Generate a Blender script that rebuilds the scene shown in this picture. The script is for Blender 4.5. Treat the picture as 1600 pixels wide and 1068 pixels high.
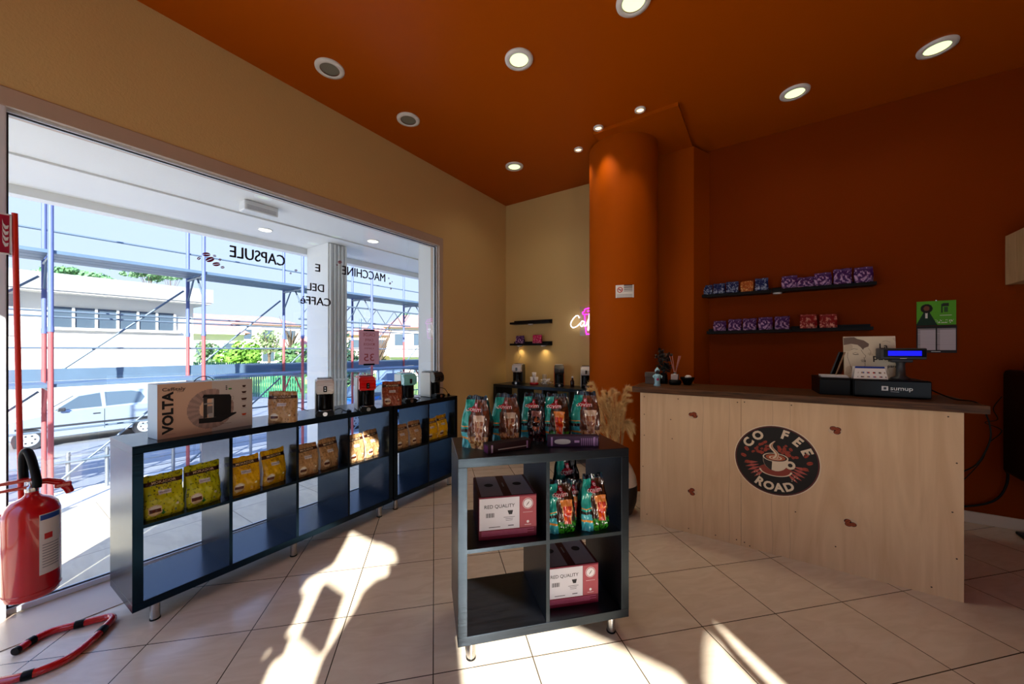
import bpy, bmesh, math, random
from math import sin, cos, pi, radians, sqrt, atan2
from mathutils import Vector, Matrix, noise

for o in list(bpy.data.objects): bpy.data.objects.remove(o)
SC = bpy.context.scene
COL = SC.collection
random.seed(7)

# ------------------------------------------------------------------ camera, sky, sun, exposure
YAW = radians(34.4)
cd = bpy.data.cameras.new('camera'); cam = bpy.data.objects.new('camera', cd); COL.objects.link(cam)
cam.location = (0, 0, 1.31); cam.rotation_euler = (radians(90), 0, YAW)
cd.sensor_width = 36; cd.lens = 12.96; cd.shift_y = 13/1600; cd.clip_start = .02; cd.clip_end = 600
SC.camera = cam
SC.view_settings.view_transform = 'Standard'; SC.view_settings.look = 'None'
SC.view_settings.exposure = 1.32; SC.view_settings.gamma = 1
SC.view_settings.use_curve_mapping = False

w = bpy.data.worlds.new('world'); SC.world = w; w.use_nodes = True
nt = w.node_tree; nt.nodes.clear()
wo = nt.nodes.new('ShaderNodeOutputWorld'); bg = nt.nodes.new('ShaderNodeBackground')
tc = nt.nodes.new('ShaderNodeTexCoord'); sp = nt.nodes.new('ShaderNodeSeparateXYZ')
cr = nt.nodes.new('ShaderNodeValToRGB')
nt.links.new(tc.outputs['Generated'], sp.inputs[0]); nt.links.new(sp.outputs['Z'], cr.inputs[0])
cr.color_ramp.elements[0].position = 0.0; cr.color_ramp.elements[0].color = (.42, .47, .54, 1)
cr.color_ramp.elements[1].position = .75; cr.color_ramp.elements[1].color = (.36, .60, 1.3, 1)
e = cr.color_ramp.elements.new(.22); e.color = (.38, .455, .59, 1)
nt.links.new(cr.outputs[0], bg.inputs[0]); bg.inputs[1].default_value = 1.0
nt.links.new(bg.outputs[0], wo.inputs[0])

SUN_H = Vector((-.732, .681, 0)); TAN_E = .51
sl = bpy.data.lights.new('sun', 'SUN'); sl.energy = 8.5; sl.angle = radians(.53); sl.color = (1, .95, .87)
sun = bpy.data.objects.new('sun', sl); COL.objects.link(sun)
d = Vector((SUN_H.x, SUN_H.y, -TAN_E)).normalized()
sun.rotation_euler = d.to_track_quat('-Z', 'Y').to_euler()

# ------------------------------------------------------------------ materials
def lin(c):
    def f(v):
        v /= 255.
        return v/12.92 if v <= .04045 else ((v+.055)/1.055)**2.4
    return tuple(f(v) for v in c)
MATS = {}
def mat(name, rgb, rough=.6, metal=0, spec=.5, emit=0, trans=0, bump=0, bscale=60, var=0, vscale=6, coat=0, alpha=None):
    if name in MATS: return MATS[name]
    m = bpy.data.materials.new(name); m.use_nodes = True; n = m.node_tree.nodes; l = m.node_tree.links
    b = n['Principled BSDF']; c = lin(rgb)
    b.inputs['Base Color'].default_value = (*c, 1); b.inputs['Roughness'].default_value = rough
    b.inputs['Metallic'].default_value = metal; b.inputs['Specular IOR Level'].default_value = spec
    b.inputs['Coat Weight'].default_value = coat
    if emit:
        b.inputs['Emission Color'].default_value = (*c, 1); b.inputs['Emission Strength'].default_value = emit
    if trans: b.inputs['Transmission Weight'].default_value = trans
    if alpha is not None: b.inputs['Alpha'].default_value = alpha
    if var or bump:
        t = n.new('ShaderNodeTexCoord'); z = n.new('ShaderNodeTexNoise'); z.inputs['Scale'].default_value = vscale
        z.inputs['Detail'].default_value = 5
        l.new(t.outputs['Object'], z.inputs['Vector'])
        if var:
            mx = n.new('ShaderNodeMix'); mx.data_type = 'RGBA'
            mx.inputs[6].default_value = (*[max(0, x*(1-var)) for x in c], 1)
            mx.inputs[7].default_value = (*[min(1, x*(1+var)) for x in c], 1)
            l.new(z.outputs['Fac'], mx.inputs[0]); l.new(mx.outputs[2], b.inputs['Base Color'])
        if bump:
            z2 = n.new('ShaderNodeTexNoise'); z2.inputs['Scale'].default_value = bscale
            l.new(t.outputs['Object'], z2.inputs['Vector'])
            bp = n.new('ShaderNodeBump'); bp.inputs['Strength'].default_value = bump; bp.inputs['Distance'].default_value = .01
            l.new(z2.outputs['Fac'], bp.inputs['Height']); l.new(bp.outputs[0], b.inputs['Normal'])
    MATS[name] = m; return m

def print_mat(name, rough=.35, spec=.5):
    """surface whose printed pattern is stored as the colour attribute 'Print'"""
    if name in MATS: return MATS[name]
    m = bpy.data.materials.new(name); m.use_nodes = True; n = m.node_tree.nodes; l = m.node_tree.links
    b = n['Principled BSDF']; b.inputs['Roughness'].default_value = rough; b.inputs['Specular IOR Level'].default_value = spec
    a = n.new('ShaderNodeVertexColor'); a.layer_name = 'Print'
    l.new(a.outputs['Color'], b.inputs['Base Color'])
    MATS[name] = m; return m

def wood_mat(name, c1, c2, scale=(1, 1, 1), rough=.5, bands=8, dist=3):
    if name in MATS: return MATS[name]
    m = bpy.data.materials.new(name); m.use_nodes = True; n = m.node_tree.nodes; l = m.node_tree.links
    b = n['Principled BSDF']; b.inputs['Roughness'].default_value = rough
    t = n.new('ShaderNodeTexCoord'); mp = n.new('ShaderNodeMapping'); mp.inputs['Scale'].default_value = scale
    l.new(t.outputs['Object'], mp.inputs[0])
    z = n.new('ShaderNodeTexNoise'); z.inputs['Scale'].default_value = bands; z.inputs['Detail'].default_value = 8; z.inputs['Distortion'].default_value = dist
    l.new(mp.outputs[0], z.inputs['Vector'])
    r = n.new('ShaderNodeValToRGB'); r.color_ramp.elements[0].position = .3; r.color_ramp.elements[1].position = .72
    r.color_ramp.elements[0].color = (*lin(c1), 1); r.color_ramp.elements[1].color = (*lin(c2), 1)
    l.new(z.outputs['Fac'], r.inputs[0]); l.new(r.outputs[0], b.inputs['Base Color'])
    bp = n.new('ShaderNodeBump'); bp.inputs['Strength'].default_value = .12; bp.inputs['Distance'].default_value = .004
    l.new(z.outputs['Fac'], bp.inputs['Height']); l.new(bp.outputs[0], b.inputs['Normal'])
    MATS[name] = m; return m

def tile_mat(name, base, dark, grout, ang, org, side, gw, rough):
    m = bpy.data.materials.new(name); m.use_nodes = True; n = m.node_tree.nodes; l = m.node_tree.links
    b = n['Principled BSDF']
    g = n.new('ShaderNodeTexCoord')
    mp = n.new('ShaderNodeMapping'); mp.vector_type = 'TEXTURE'
    mp.inputs['Location'].default_value = (org[0], org[1], 0); mp.inputs['Rotation'].default_value = (0, 0, ang)
    mp.inputs['Scale'].default_value = (side, side, side)
    l.new(g.outputs['Object'], mp.inputs[0])
    s = n.new('ShaderNodeSeparateXYZ'); l.new(mp.outputs[0], s.inputs[0])
    masks = []
    for ax in 'XY':
        fr = n.new('ShaderNodeMath'); fr.operation = 'FRACT'; l.new(s.outputs[ax], fr.inputs[0])
        sb = n.new('ShaderNodeMath'); sb.operation = 'SUBTRACT'; sb.inputs[1].default_value = .5; l.new(fr.outputs[0], sb.inputs[0])
        ab = n.new('ShaderNodeMath'); ab.operation = 'ABSOLUTE'; l.new(sb.outputs[0], ab.inputs[0])
        gt = n.new('ShaderNodeMath'); gt.operation = 'GREATER_THAN'; gt.inputs[1].default_value = .5-gw; l.new(ab.outputs[0], gt.inputs[0])
        masks.append(gt)
    mxm = n.new('ShaderNodeMath'); mxm.operation = 'MAXIMUM'; l.new(masks[0].outputs[0], mxm.inputs[0]); l.new(masks[1].outputs[0], mxm.inputs[1])
    fl = n.new('ShaderNodeVectorMath'); fl.operation = 'FLOOR'; l.new(mp.outputs[0], fl.inputs[0])
    wn = n.new('ShaderNodeTexWhiteNoise'); l.new(fl.outputs[0], wn.inputs[0])
    ad = n.new('ShaderNodeVectorMath'); ad.operation = 'MULTIPLY_ADD'
    l.new(wn.outputs['Color'], ad.inputs[0]); ad.inputs[1].default_value = (7, 7, 7); l.new(mp.outputs[0], ad.inputs[2])
    mp2 = n.new('ShaderNodeMapping'); mp2.inputs['Scale'].default_value = (1, 3.2, 1); mp2.inputs['Rotation'].default_value = (0, 0, .6)
    l.new(ad.outputs[0], mp2.inputs[0])
    nz = n.new('ShaderNodeTexNoise'); nz.inputs['Scale'].default_value = 2.2; nz.inputs['Detail'].default_value = 9; nz.inputs['Distortion'].default_value = 1.2
    l.new(mp2.outputs[0], nz.inputs['Vector'])
    r = n.new('ShaderNodeValToRGB'); r.color_ramp.elements[0].position = .33; r.color_ramp.elements[1].position = .66
    r.color_ramp.elements[0].color = (*lin(dark), 1); r.color_ramp.elements[1].color = (*lin(base), 1)
    l.new(nz.outputs['Fac'], r.inputs[0])
    mx = n.new('ShaderNodeMix'); mx.data_type = 'RGBA'; l.new(mxm.outputs[0], mx.inputs[0]); l.new(r.outputs[0], mx.inputs[6])
    mx.inputs[7].default_value = (*lin(grout), 1); l.new(mx.outputs[2], b.inputs['Base Color'])
    b.inputs['Roughness'].default_value = rough
    bp = n.new('ShaderNodeBump'); bp.invert = True; bp.inputs['Strength'].default_value = .5; bp.inputs['Distance'].default_value = .002
    l.new(mxm.outputs[0], bp.inputs['Height']); l.new(bp.outputs[0], b.inputs['Normal'])
    return m

def glass_mat(name, tint=(1, 1, 1), refl=.1, rough=.0):
    m = bpy.data.materials.new(name); m.use_nodes = True; n = m.node_tree.nodes; l = m.node_tree.links
    n.clear(); o = n.new('ShaderNodeOutputMaterial'); t = n.new('ShaderNodeBsdfTransparent'); t.inputs[0].default_value = (*tint, 1)
    g = n.new('ShaderNodeBsdfGlossy'); g.inputs['Roughness'].default_value = rough; mx = n.new('ShaderNodeMixShader')
    lw = n.new('ShaderNodeLayerWeight'); lw.inputs[0].default_value = .12
    mu = n.new('ShaderNodeMath'); mu.operation = 'MULTIPLY_ADD'; mu.inputs[1].default_value = .6; mu.inputs[2].default_value = refl*.3
    l.new(lw.outputs['Fresnel'], mu.inputs[0]); l.new(mu.outputs[0], mx.inputs[0])
    l.new(t.outputs[0], mx.inputs[1]); l.new(g.outputs[0], mx.inputs[2]); l.new(mx.outputs[0], o.inputs[0])
    return m

BEIGE = mat('beige_wall_paint', (212, 182, 120), .7, bump=.15, bscale=90)
ORANGE_SHADED = mat('orange_wall_paint_shaded', (124, 48, 0), .6, spec=.05, bump=.08, bscale=90)  # same orange paint, darkened for the weaker light on these walls
ORANGE = mat('orange_wall_paint', (160, 72, 0), .55, spec=.06, bump=.08, bscale=90)
ORCEIL = mat('orange_ceiling_paint', (164, 74, 0), .4, spec=.12, bump=.03, bscale=8)
MARBLE = mat('grey_beige_marble', (186, 166, 146), .3, var=.07, vscale=9)
WHITE = mat('white_render', (228, 228, 224), .7, var=.03)
ALU = mat('white_aluminium', (215, 220, 225), .35)
BLACKW = wood_mat('black_brown_laminate', (9, 9, 11), (19, 19, 22), (1, 14, 14), .3, 5, .6)
BLACKW.node_tree.nodes['Principled BSDF'].inputs['Specular Tint'].default_value = (.6, .8, 1, 1)  # bluish specular tint stands in for reflected sky
BLACKW_SKY = BLACKW.copy(); BLACKW_SKY.name = 'black_brown_laminate_sky_tint'; BLACKW_SKY.node_tree.nodes['Principled BSDF'].inputs['Specular Tint'].default_value = (.14, .5, 1, 1); BLACKW_SKY.node_tree.nodes['Principled BSDF'].inputs['Roughness'].default_value = .24  # same laminate, stronger blue tint standing in for sky reflected at the window
BLACKP = mat('black_plastic', (8, 8, 9), .4, spec=.14)
BLACKG = mat('black_gloss', (6, 6, 7), .2, spec=.16)
DKGREY = mat('dark_grey_plastic', (48, 50, 54), .4)
CHROME = mat('brushed_chrome', (190, 190, 190), .25, 1)
STEEL = mat('galvanised_steel', (150, 155, 160), .4, .8)
WHITEP = mat('white_plastic', (225, 225, 222), .3)
PAPER = mat('white_paper', (225, 222, 220), .7)
PLY = None
GLASS = glass_mat('window_glass', (.93, .97, 1.0), .25)
PRINT = print_mat('printed_foil', .32)
PRINTM = print_mat('printed_card', .55, .3)
PRINTG = print_mat('printed_gloss_foil', .18, .6)
BLUEL = mat('led_blue', (6, 8, 190), .4, emit=.6)
LAMPON = mat('lamp_warm_white', (214, 240, 178), .4, emit=.62)
LAMPW = mat('spot_warm_white', (255, 226, 176), .4, emit=.9)
LAMPOFF = mat('lamp_unlit_glass', (120, 122, 112), .25)

# ------------------------------------------------------------------ mesh builder
class MB:
    def __init__(s): s.v = []; s.f = []; s.m = []; s.c = []; s.sm = []; s.mats = []; s.T = Matrix.Identity(4)
    def mi(s, m):
        if m not in s.mats: s.mats.append(m)
        return s.mats.index(m)
    def add(s, vs, fs, m, col=None, smooth=False, cols=None):
        b = len(s.v); s.v += [s.T @ Vector(p) for p in vs]; k = s.mi(m)
        for i, f in enumerate(fs):
            s.f.append([b+j for j in f]); s.m.append(k); s.sm.append(smooth)
            s.c.append(cols[i] if cols else (col or (1, 1, 1)))
        return s
    def box(s, x0, y0, z0, x1, y1, z1, m, bev=0, col=None, R=None):
        if bev:
            bm = bmesh.new(); bmesh.ops.create_cube(bm, size=1)
            for v in bm.verts: v.co = Vector(((x0+x1)/2+v.co.x*(x1-x0), (y0+y1)/2+v.co.y*(y1-y0), (z0+z1)/2+v.co.z*(z1-z0)))
            bmesh.ops.bevel(bm, geom=bm.edges[:], offset=bev, segments=2, affect='EDGES', profile=.5)
            bm.verts.index_update()
            s.add([v.co for v in bm.verts], [[v.index for v in f.verts] for f in bm.faces], m, col); bm.free(); return s
        vs = [(x, y, z) for z in (z0, z1) for y in (y0, y1) for x in (x0, x1)]
        return s.add(vs, [(0, 2, 3, 1), (4, 5, 7, 6), (0, 1, 5, 4), (2, 6, 7, 3), (0, 4, 6, 2), (1, 3, 7, 5)], m, col)
    def cyl(s, p0, p1, r0, m, r1=None, n=16, caps=True, col=None, smooth=True):
        p0 = Vector(p0); p1 = Vector(p1); r1 = r0 if r1 is None else r1
        d = (p1-p0).normalized(); a = d.orthogonal().normalized(); b = d.cross(a)
        vs = []
        for p, r in ((p0, r0), (p1, r1)):
            for i in range(n): t = 2*pi*i/n; vs.append(p+a*cos(t)*r+b*sin(t)*r)
        s.add(vs, [(i, (i+1) % n, n+(i+1) % n, n+i) for i in range(n)], m, col, smooth)
        if caps:
            s.add(vs[:n], [list(range(n))[::-1]], m, col); s.add(vs[n:], [list(range(n))], m, col)
        return s
    def tube(s, pts, r, m, n=10, closed=False, col=None):
        pts = [Vector(p) for p in pts]; N = len(pts); rings = []; a = None
        for i, p in enumerate(pts):
            q0 = pts[i-1] if (i > 0 or closed) else p; q1 = pts[(i+1) % N] if (i < N-1 or closed) else p
            t = (q1-q0).normalized()
            a = t.orthogonal().normalized() if a is None else (a-t*a.dot(t)).normalized()
            b = t.cross(a); rr = r[i] if isinstance(r, (list, tuple)) else r
            rings.append([p+a*cos(2*pi*k/n)*rr+b*sin(2*pi*k/n)*rr for k in range(n)])
        vs = [v for g in rings for v in g]; fs = []
        for i in range(N if closed else N-1):
            j = (i+1) % N
            for k in range(n): fs.append((i*n+k, i*n+(k+1) % n, j*n+(k+1) % n, j*n+k))
        s.add(vs, fs, m, col, True)
        if not closed:
            s.add(rings[0], [list(range(n))[::-1]], m, col); s.add(rings[-1], [list(range(n))], m, col)
        return s
    def lathe(s, prof, m, c=(0, 0, 0), n=28, col=None, sx=1, sy=1, smooth=True, caps=True):
        vs = []; N = len(prof)
        for r, z in prof:
            for i in range(n): t = 2*pi*i/n; vs.append((c[0]+cos(t)*r*sx, c[1]+sin(t)*r*sy, c[2]+z))
        fs = [(i*n+k, i*n+(k+1) % n, (i+1)*n+(k+1) % n, (i+1)*n+k) for i in range(N-1) for k in range(n)]
        s.add(vs, fs, m, col, smooth)
        if not caps: return s
        s.add(vs[:n], [list(range(n))[::-1]], m, col); s.add(vs[-n:], [list(range(n))], m, col)
        return s
    def prism(s, poly, z0, z1, m, col=None):
        """polygon in local xy, extruded z0..z1"""
        n = len(poly); vs = [(x, y, z0) for x, y in poly]+[(x, y, z1) for x, y in poly]
        s.add(vs, [list(range(n))[::-1], list(range(n, 2*n))]+[(i, (i+1) % n, n+(i+1) % n, n+i) for i in range(n)], m, col)
        return s
    def grid(s, fn, nu, nv, cf, m, smooth=True):
        vs = [fn(i/nu, j/nv) for j in range(nv+1) for i in range(nu+1)]
        fs = []; cs = []
        for j in range(nv):
            for i in range(nu):
                a = j*(nu+1)+i; fs.append((a, a+1, a+nu+2, a+nu+1)); cs.append(cf((i+.5)/nu, (j+.5)/nv))
        return s.add(vs, fs, m, smooth=smooth, cols=cs)
    def text(s, body, size, m, M=None, fn=None, col=None, align='CENTER', depth=0, bold=0, sx=1, arc=None):
        tv, tf = text_mesh(body, size, align, depth, bold)
        out = []
        for p in tv:
            p = Vector((p[0]*sx, p[1], p[2]))
            if arc:
                R, a0, sg = arc
                t = a0 - sg*p.x/R; rr = R+sg*p.y
                p = Vector((cos(t)*rr, sin(t)*rr, p.z))
            out.append(fn(p) if fn else (M @ p if M else p))
        return s.add(out, tf, m, col)
    def build(s, name, parent=None, loc=None, rz=None, M=None):
        me = bpy.data.meshes.new(name); me.from_pydata([tuple(v) for v in s.v], [], s.f)
        for mm in s.mats: me.materials.append(mm)
        me.polygons.foreach_set('material_index', s.m); me.polygons.foreach_set('use_smooth', s.sm)
        if any(mm.name.startswith('printed') for mm in s.mats):
            ca = me.color_attributes.new('Print', 'FLOAT_COLOR', 'CORNER'); data = []
            for f, c in zip(s.f, s.c): data += [c[0], c[1], c[2], 1.]*len(f)
            ca.data.foreach_set('color', data)
        me.update()
        o = bpy.data.objects.new(name, me); COL.objects.link(o)
        if parent: o.parent = parent
        if loc: o.location = loc
        if rz is not None: o.rotation_euler = (0, 0, rz)
        if M: o.matrix_local = M
        return o

_tc = {}
def text_mesh(body, size, align='CENTER', depth=0, bold=0):
    k = (body, size, align, depth, bold)
    if k in _tc: return _tc[k]
    cu = bpy.data.curves.new('t', 'FONT'); cu.body = body; cu.size = size; cu.align_x = align; cu.align_y = 'CENTER'
    cu.extrude = depth; cu.offset = bold*size*.5; cu.resolution_u = 3
    ob = bpy.data.objects.new('t', cu); COL.objects.link(ob)
    dg = bpy.context.evaluated_depsgraph_get(); dg.update()
    me = bpy.data.meshes.new_from_object(ob.evaluated_get(dg))
    r = ([tuple(v.co) for v in me.vertices], [list(p.vertices) for p in me.polygons])
    bpy.data.objects.remove(ob); bpy.data.curves.remove(cu); bpy.data.meshes.remove(me)
    _tc[k] = r; return r

def tag(o, label=None, cat=None, group=None, kind=None):
    if label: o['label'] = label
    if cat: o['category'] = cat
    if group: o['group'] = group
    if kind: o['kind'] = kind
    return o
def thing(name, loc, rz=0, label=None, cat=None, group=None):
    o = bpy.data.objects.new(name, None); COL.objects.link(o); o.location = loc; o.rotation_euler = (0, 0, rz)
    o.empty_display_size = .1
    return tag(o, label, cat, group)
def struct(o): o['kind'] = 'structure'; return o
def dup(root, loc, rz, label, group=None, scale=None):
    r = root.copy(); COL.objects.link(r); r.location = loc; r.rotation_euler = (0, 0, rz); r['label'] = label
    if group: r['group'] = group
    if scale: r.scale = scale
    for ch in list(root.children):
        c = ch.copy(); COL.objects.link(c); c.parent = r
        for g in ch.children:
            q = g.copy(); COL.objects.link(q); q.parent = c
    return r
def part(name, mb, parent, label=None):
    o = mb.build(name, parent)
    if label: o['label'] = label
    return o
def FR(o, ex, ey):
    """matrix with origin o, local x along ex, local y along ey, z = normal"""
    ex = Vector(ex).normalized(); ey = Vector(ey).normalized(); ez = ex.cross(ey)
    M = Matrix((ex, ey, ez)).transposed().to_4x4(); M.translation = Vector(o); return M

# ------------------------------------------------------------------ room shell
XW = -3.05; YB = 4.30; ZC = 3.37; XR = 4.2; YF = -1.2
GX = -3.10; GY0 = .09; GY1 = 2.99; GZ = 2.50
FLOORM = tile_mat('floor_tiles', (216, 203, 183), (205, 190, 168), (64, 52, 42), radians(46.3), (.333, 2.556), .4165, .0055, .22)
m = MB(); m.box(XW, YF-.1, -.1, XR, YB, 0, FLOORM); struct(m.build('floor'))
m = MB(); m.box(XW-.02, -1.2, -.02, XW+.31, YB, .004, MARBLE); struct(m.build('trim_threshold'))
m = MB(); m.box(XW-.3, YF-.1, ZC, XR+.1, YB+.1, ZC+.12, ORCEIL); struct(m.build('ceiling'))
# window wall
m = MB()
m.box(XW-.25, YF, 2.59, XW, YB, ZC, BEIGE); m.box(XW-.25, 3.045, 0, XW, YB, 2.59, BEIGE)
struct(m.build('wall_left'))
m = MB()   # marble surround
m.box(XW-.14, YF, 2.50, XW+.006, 3.047, 2.592, MARBLE, .003)
m.box(XW-.14, 2.99, .004, XW+.006, 3.047, 2.50, MARBLE, .003)
struct(m.build('trim_1'))
m = MB(); m.box(XW-.14, -.04, .004, XW+.006, .09, 2.50, ALU, .004); struct(m.build('trim_2'))
# shop window
wf = MB(); a = mat('dark_gasket', (20, 22, 26), .5)
wf.box(GX-.03, GY0, .004, GX+.02, GY1, .03, ALU); wf.box(GX-.03, GY0, GZ-.012, GX+.02, GY1, GZ, ALU)
wf.box(GX-.03, GY1-.012, .03, GX+.02, GY1, GZ-.012, ALU)
wf.box(GX-.006, GY0, .03, GX+.004, GY1, .036, a); wf.box(GX-.006, GY0, GZ-.018, GX+.004, GY1, GZ-.012, a)
wf.box(GX-.006, GY0, .036, GX+.004, GY0+.008, GZ-.018, a); wf.box(GX-.006, GY1-.022, .036, GX+.004, GY1-.012, GZ-.018, a)
win = struct(wf.build('window_1'))
m = MB(); m.box(GX-.005, GY0+.008, .036, GX, GY1-.022, GZ-.018, GLASS); g = part('glass_pane', m, win)
# front wall behind the camera: out of view, openings cut to shape the sun patches
def wall_open(y0, y1, x0, x1, z0, z1, polys, mt, step=.012):
    """wall slab in xz with polygonal openings, built in thin courses"""
    mb = MB(); n = int((z1-z0)/step)+1; run = None
    def cuts(z):
        ev = []
        for P in polys:
            xs = []
            for i in range(len(P)):
                (xa, za), (xb, zb) = P[i], P[(i+1) % len(P)]
                if (za > z) != (zb > z): xs.append(xa+(z-za)*(xb-xa)/(zb-za))
            xs.sort(); ev += list(zip(xs[::2], xs[1::2]))
        ev.sort(); out = []
        for a_, b_ in ev:
            if out and a_ < out[-1][1]: out[-1] = (out[-1][0], max(b_, out[-1][1]))
            else: out.append((a_, b_))
        return [(round(a_, 4), round(b_, 4)) for a_, b_ in out]
    zs = z0; cur = cuts(z0+step/2)
    for i in range(1, n+1):
        z = z0+i*step; c = cuts(z+step/2) if z < z1 else None
        if c != cur:
            x = x0
            for a_, b_ in cur+[(x1, x1)]:
                if a_ > x: mb.box(x, y0, zs, a_, y1, min(z, z1), mt)
                x = b_
            zs = z; cur = c
        if c is None: break
    return mb
def rect(xa, xb, za, zb): return [(xa, za), (xb, za), (xb, zb), (xa, zb)]
OPEN = [rect(-2.95, -1.62, .02, 2.45),
    # outline cut so that sun through it draws the irregular floor patch
    [(.33, .05), (.353, 1.379), (.344, 1.448), (.399, 1.463), (.383, 1.51), (.342, 1.514), (.36, 1.553), (.341, 1.645), (.287, 1.658), (.294, 1.712), (.453, 1.835), (.472, 1.955), (.479, 2.077), (.595, 2.077),
     (.992, 2.086), (1.038, 2.032), (1.012, 2.002), (.96, 1.985), (.983, 1.964), (.963, 1.922), (.876, 1.88), (.806, 1.812), (.782, 1.734), (.714, 1.624), (.671, 1.545), (.67, .05)],
    [(.281, 1.421), (.277, 1.453), (.299, 1.475), (.328, 1.458), (.307, 1.424)], [(.152, 1.378), (.153, 1.392), (.177, 1.397), (.173, 1.379)],
    rect(.50, .78, 2.48, 2.86),
    rect(1.48, 2.76, .05, 2.12), [(2.82, .05), (2.847, 2.116), (3.034, 2.261), (3.15, 2.343), (3.195, 2.358), (3.16, 2.274), (3.19, .05)], [(3.215, .05), (3.206, 2.222), (3.217, 2.307), (3.263, 2.413), (3.31, 2.423), (3.318, 2.255), (3.33, .05)]]
struct(wall_open(YF-.03, YF, XW-.2, XR+.1, 0, ZC, OPEN, BEIGE).build('wall_front'))
m = MB(); m.box(.478, YF-.04, 1.553, .65, YF-.01, 1.75, PAPER); hs = m.build('hanging_sign_panel'); tag(hs, 'plain white panel hanging in the shopfront behind the camera', 'sign')
m = MB(); m.box(XR, YF, 0, XR+.1, YB, ZC, ORANGE_SHADED); struct(m.build('wall_right'))
# back wall: beige left part, orange right part, set in one plane
m = MB(); m.box(XW-.25, YB, 0, -1.0, YB+.12, ZC, BEIGE); struct(m.build('wall_back'))
m = MB(); m.box(-1.0, YB-.0, 0, XR+.1, YB+.12, ZC, ORANGE_SHADED); struct(m.build('wall_back_orange'))
m = MB(); m.prism([(-1.35, 4.05), (-.58, 4.05), (-.47, 4.3), (-1.35, 4.3)], 0, ZC-.03, ORANGE); struct(m.build('wall_pilaster'))
m = MB(); m.lathe([(.333, 0), (.333, ZC-.03)], ORANGE, (-1.19, 3.735, 0), 96); struct(m.build('wall_column'))
m = MB(); m.box(-1.33, 3.30, ZC-.03, -.59, YB, ZC, ORCEIL); struct(m.build('trim_soffit'))
m = MB(); m.box(-.46, YB-.014, 0, XR, YB, .085, mat('baseboard_tile', (210, 198, 180), .4), .003); struct(m.build('baseboard_back'))
m = MB(); m.box(XW, YB-.012, 0, -1.35, YB, .085, mat('baseboard_tile', (210, 198, 180), .4)); struct(m.build('baseboard_back_beige'))

# ------------------------------------------------------------------ ceiling lights
def downlight(loc, r, on, label, group, energy=6.5, spot=140):
    t = thing('downlight' if r > .05 else 'small_spotlight', loc, 0, label, 'ceiling light', group)
    m = MB(); m.lathe([(r*.66, -.012), (r*.72, -.016), (r*.98, -.012), (r, -.004), (r, 0)], WHITEP, n=40, caps=False); part('trim_ring', m, t)
    m = MB(); m.lathe([(.001, -.004), (r*.3, -.007), (r*.66, -.006)], (LAMPON if r > .05 else LAMPW) if on else LAMPOFF, n=32); part('lamp_lens', m, t)
    if on:
        l = bpy.data.lights.new('downlight_lamp', 'SPOT'); l.energy = energy; l.spot_size = radians(spot); l.spot_blend = .8
        l.color = (1, .93, .75) if r > .05 else (1, .78, .5); l.shadow_soft_size = r*.5
        o = bpy.data.objects.new('downlight_lamp', l); COL.objects.link(o); o.parent = t; o.location = (0, 0, -.03)
G = 'recessed ceiling downlights'
downlight((-2.62, 1.47, ZC), .1, 0, 'unlit grey round downlight in orange ceiling, left one nearest the camera', G)
downlight((-2.62, 2.19, ZC), .1, 0, 'unlit round downlight further along above the window wall', G)
downlight((-2.31, 3.42, ZC), .1, 1, 'lit downlight near the beige corner of the ceiling', G, 2.5)
downlight((-1.433, 2.18, ZC), .1, 1, 'lit round downlight in the middle of the ceiling', G)
downlight((-.638, 2.20, ZC), .1, 1, 'lit downlight cut by the top edge of the photo', G)
downlight((.20, 3.705, ZC), .1, 1, 'lit downlight close to the orange wall, nearer the column', G, 1.2)
downlight((.969, 3.70, ZC), .1, 1, 'lit downlight at the far right of the ceiling', G, 1.2)
G = 'tiny spotlights around the column'
downlight((-.877, 3.22, ZC), .045, 1, 'tiny warm spotlight right of the column top', G, 5, 80)
downlight((-1.267, 3.264, ZC), .045, 1, 'tiny warm spotlight just in front of the column', G, 8, 80)
downlight((-1.572, 3.50, ZC), .045, 1, 'tiny warm spotlight left of the column', G, 5, 80)

# ------------------------------------------------------------------ cube shelving
def shelf_unit(name, loc, rz, cols, label, legs, BLACKW=BLACKW):
    W = .08+cols*.3435+(cols-1)*.0165
    if cols == 4: W = 1.49
    if cols == 2: W = .775
    D = .385; H0, H1 = .095, .865; t = .038; th = .016
    cw = (W-2*t-(cols-1)*th)/cols
    o = thing(name, loc, rz, label, 'shelf unit')
    m = MB(); m.box(0, 0, H1-t, W, D, H1, BLACKW, .0015); part('top_panel', m, o)
    m = MB(); m.box(0, 0, H0, W, D, H0+t, BLACKW, .0015); part('bottom_panel', m, o)
    for x in (0, W-t):
        m = MB(); m.box(x, 0, H0+t, x+t, D, H1-t, BLACKW, .001); part('side_panel', m, o)
    for k in range(1, cols):
        x = t+k*cw+(k-1)*th
        m = MB(); m.box(x, .002, H0+t, x+th, D-.002, H1-t, BLACKW); part('divider', m, o)
    zm = (H0+H1)/2
    for k in range(cols):
        x = t+k*(cw+th)
        m = MB(); m.box(x, .002, zm-th/2, x+cw, D-.002, zm+th/2, BLACKW); part('shelf_board', m, o)
    for x, y in legs:
        m = MB(); m.cyl((x, y, .006), (x, y, H0), .019, CHROME, n=24); m.cyl((x, y, 0), (x, y, .006), .021, BLACKP, n=24)
        m.box(x-.04, y-.03, H0-.004, x+.04, y+.03, H0, CHROME); part('leg', m, o)
    o['w'] = W
    return o, t, cw, th, zm
aA = atan2(2.303, -.088)   # direction of the unit front along the window
ZMID = .488
def cell_x(k, t=.038, cols=4):
    W = {4: 1.49, 2: .775}[cols]; th = .016; cw = (W-2*t-(cols-1)*th)/cols
    return t+k*(cw+th), cw
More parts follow.
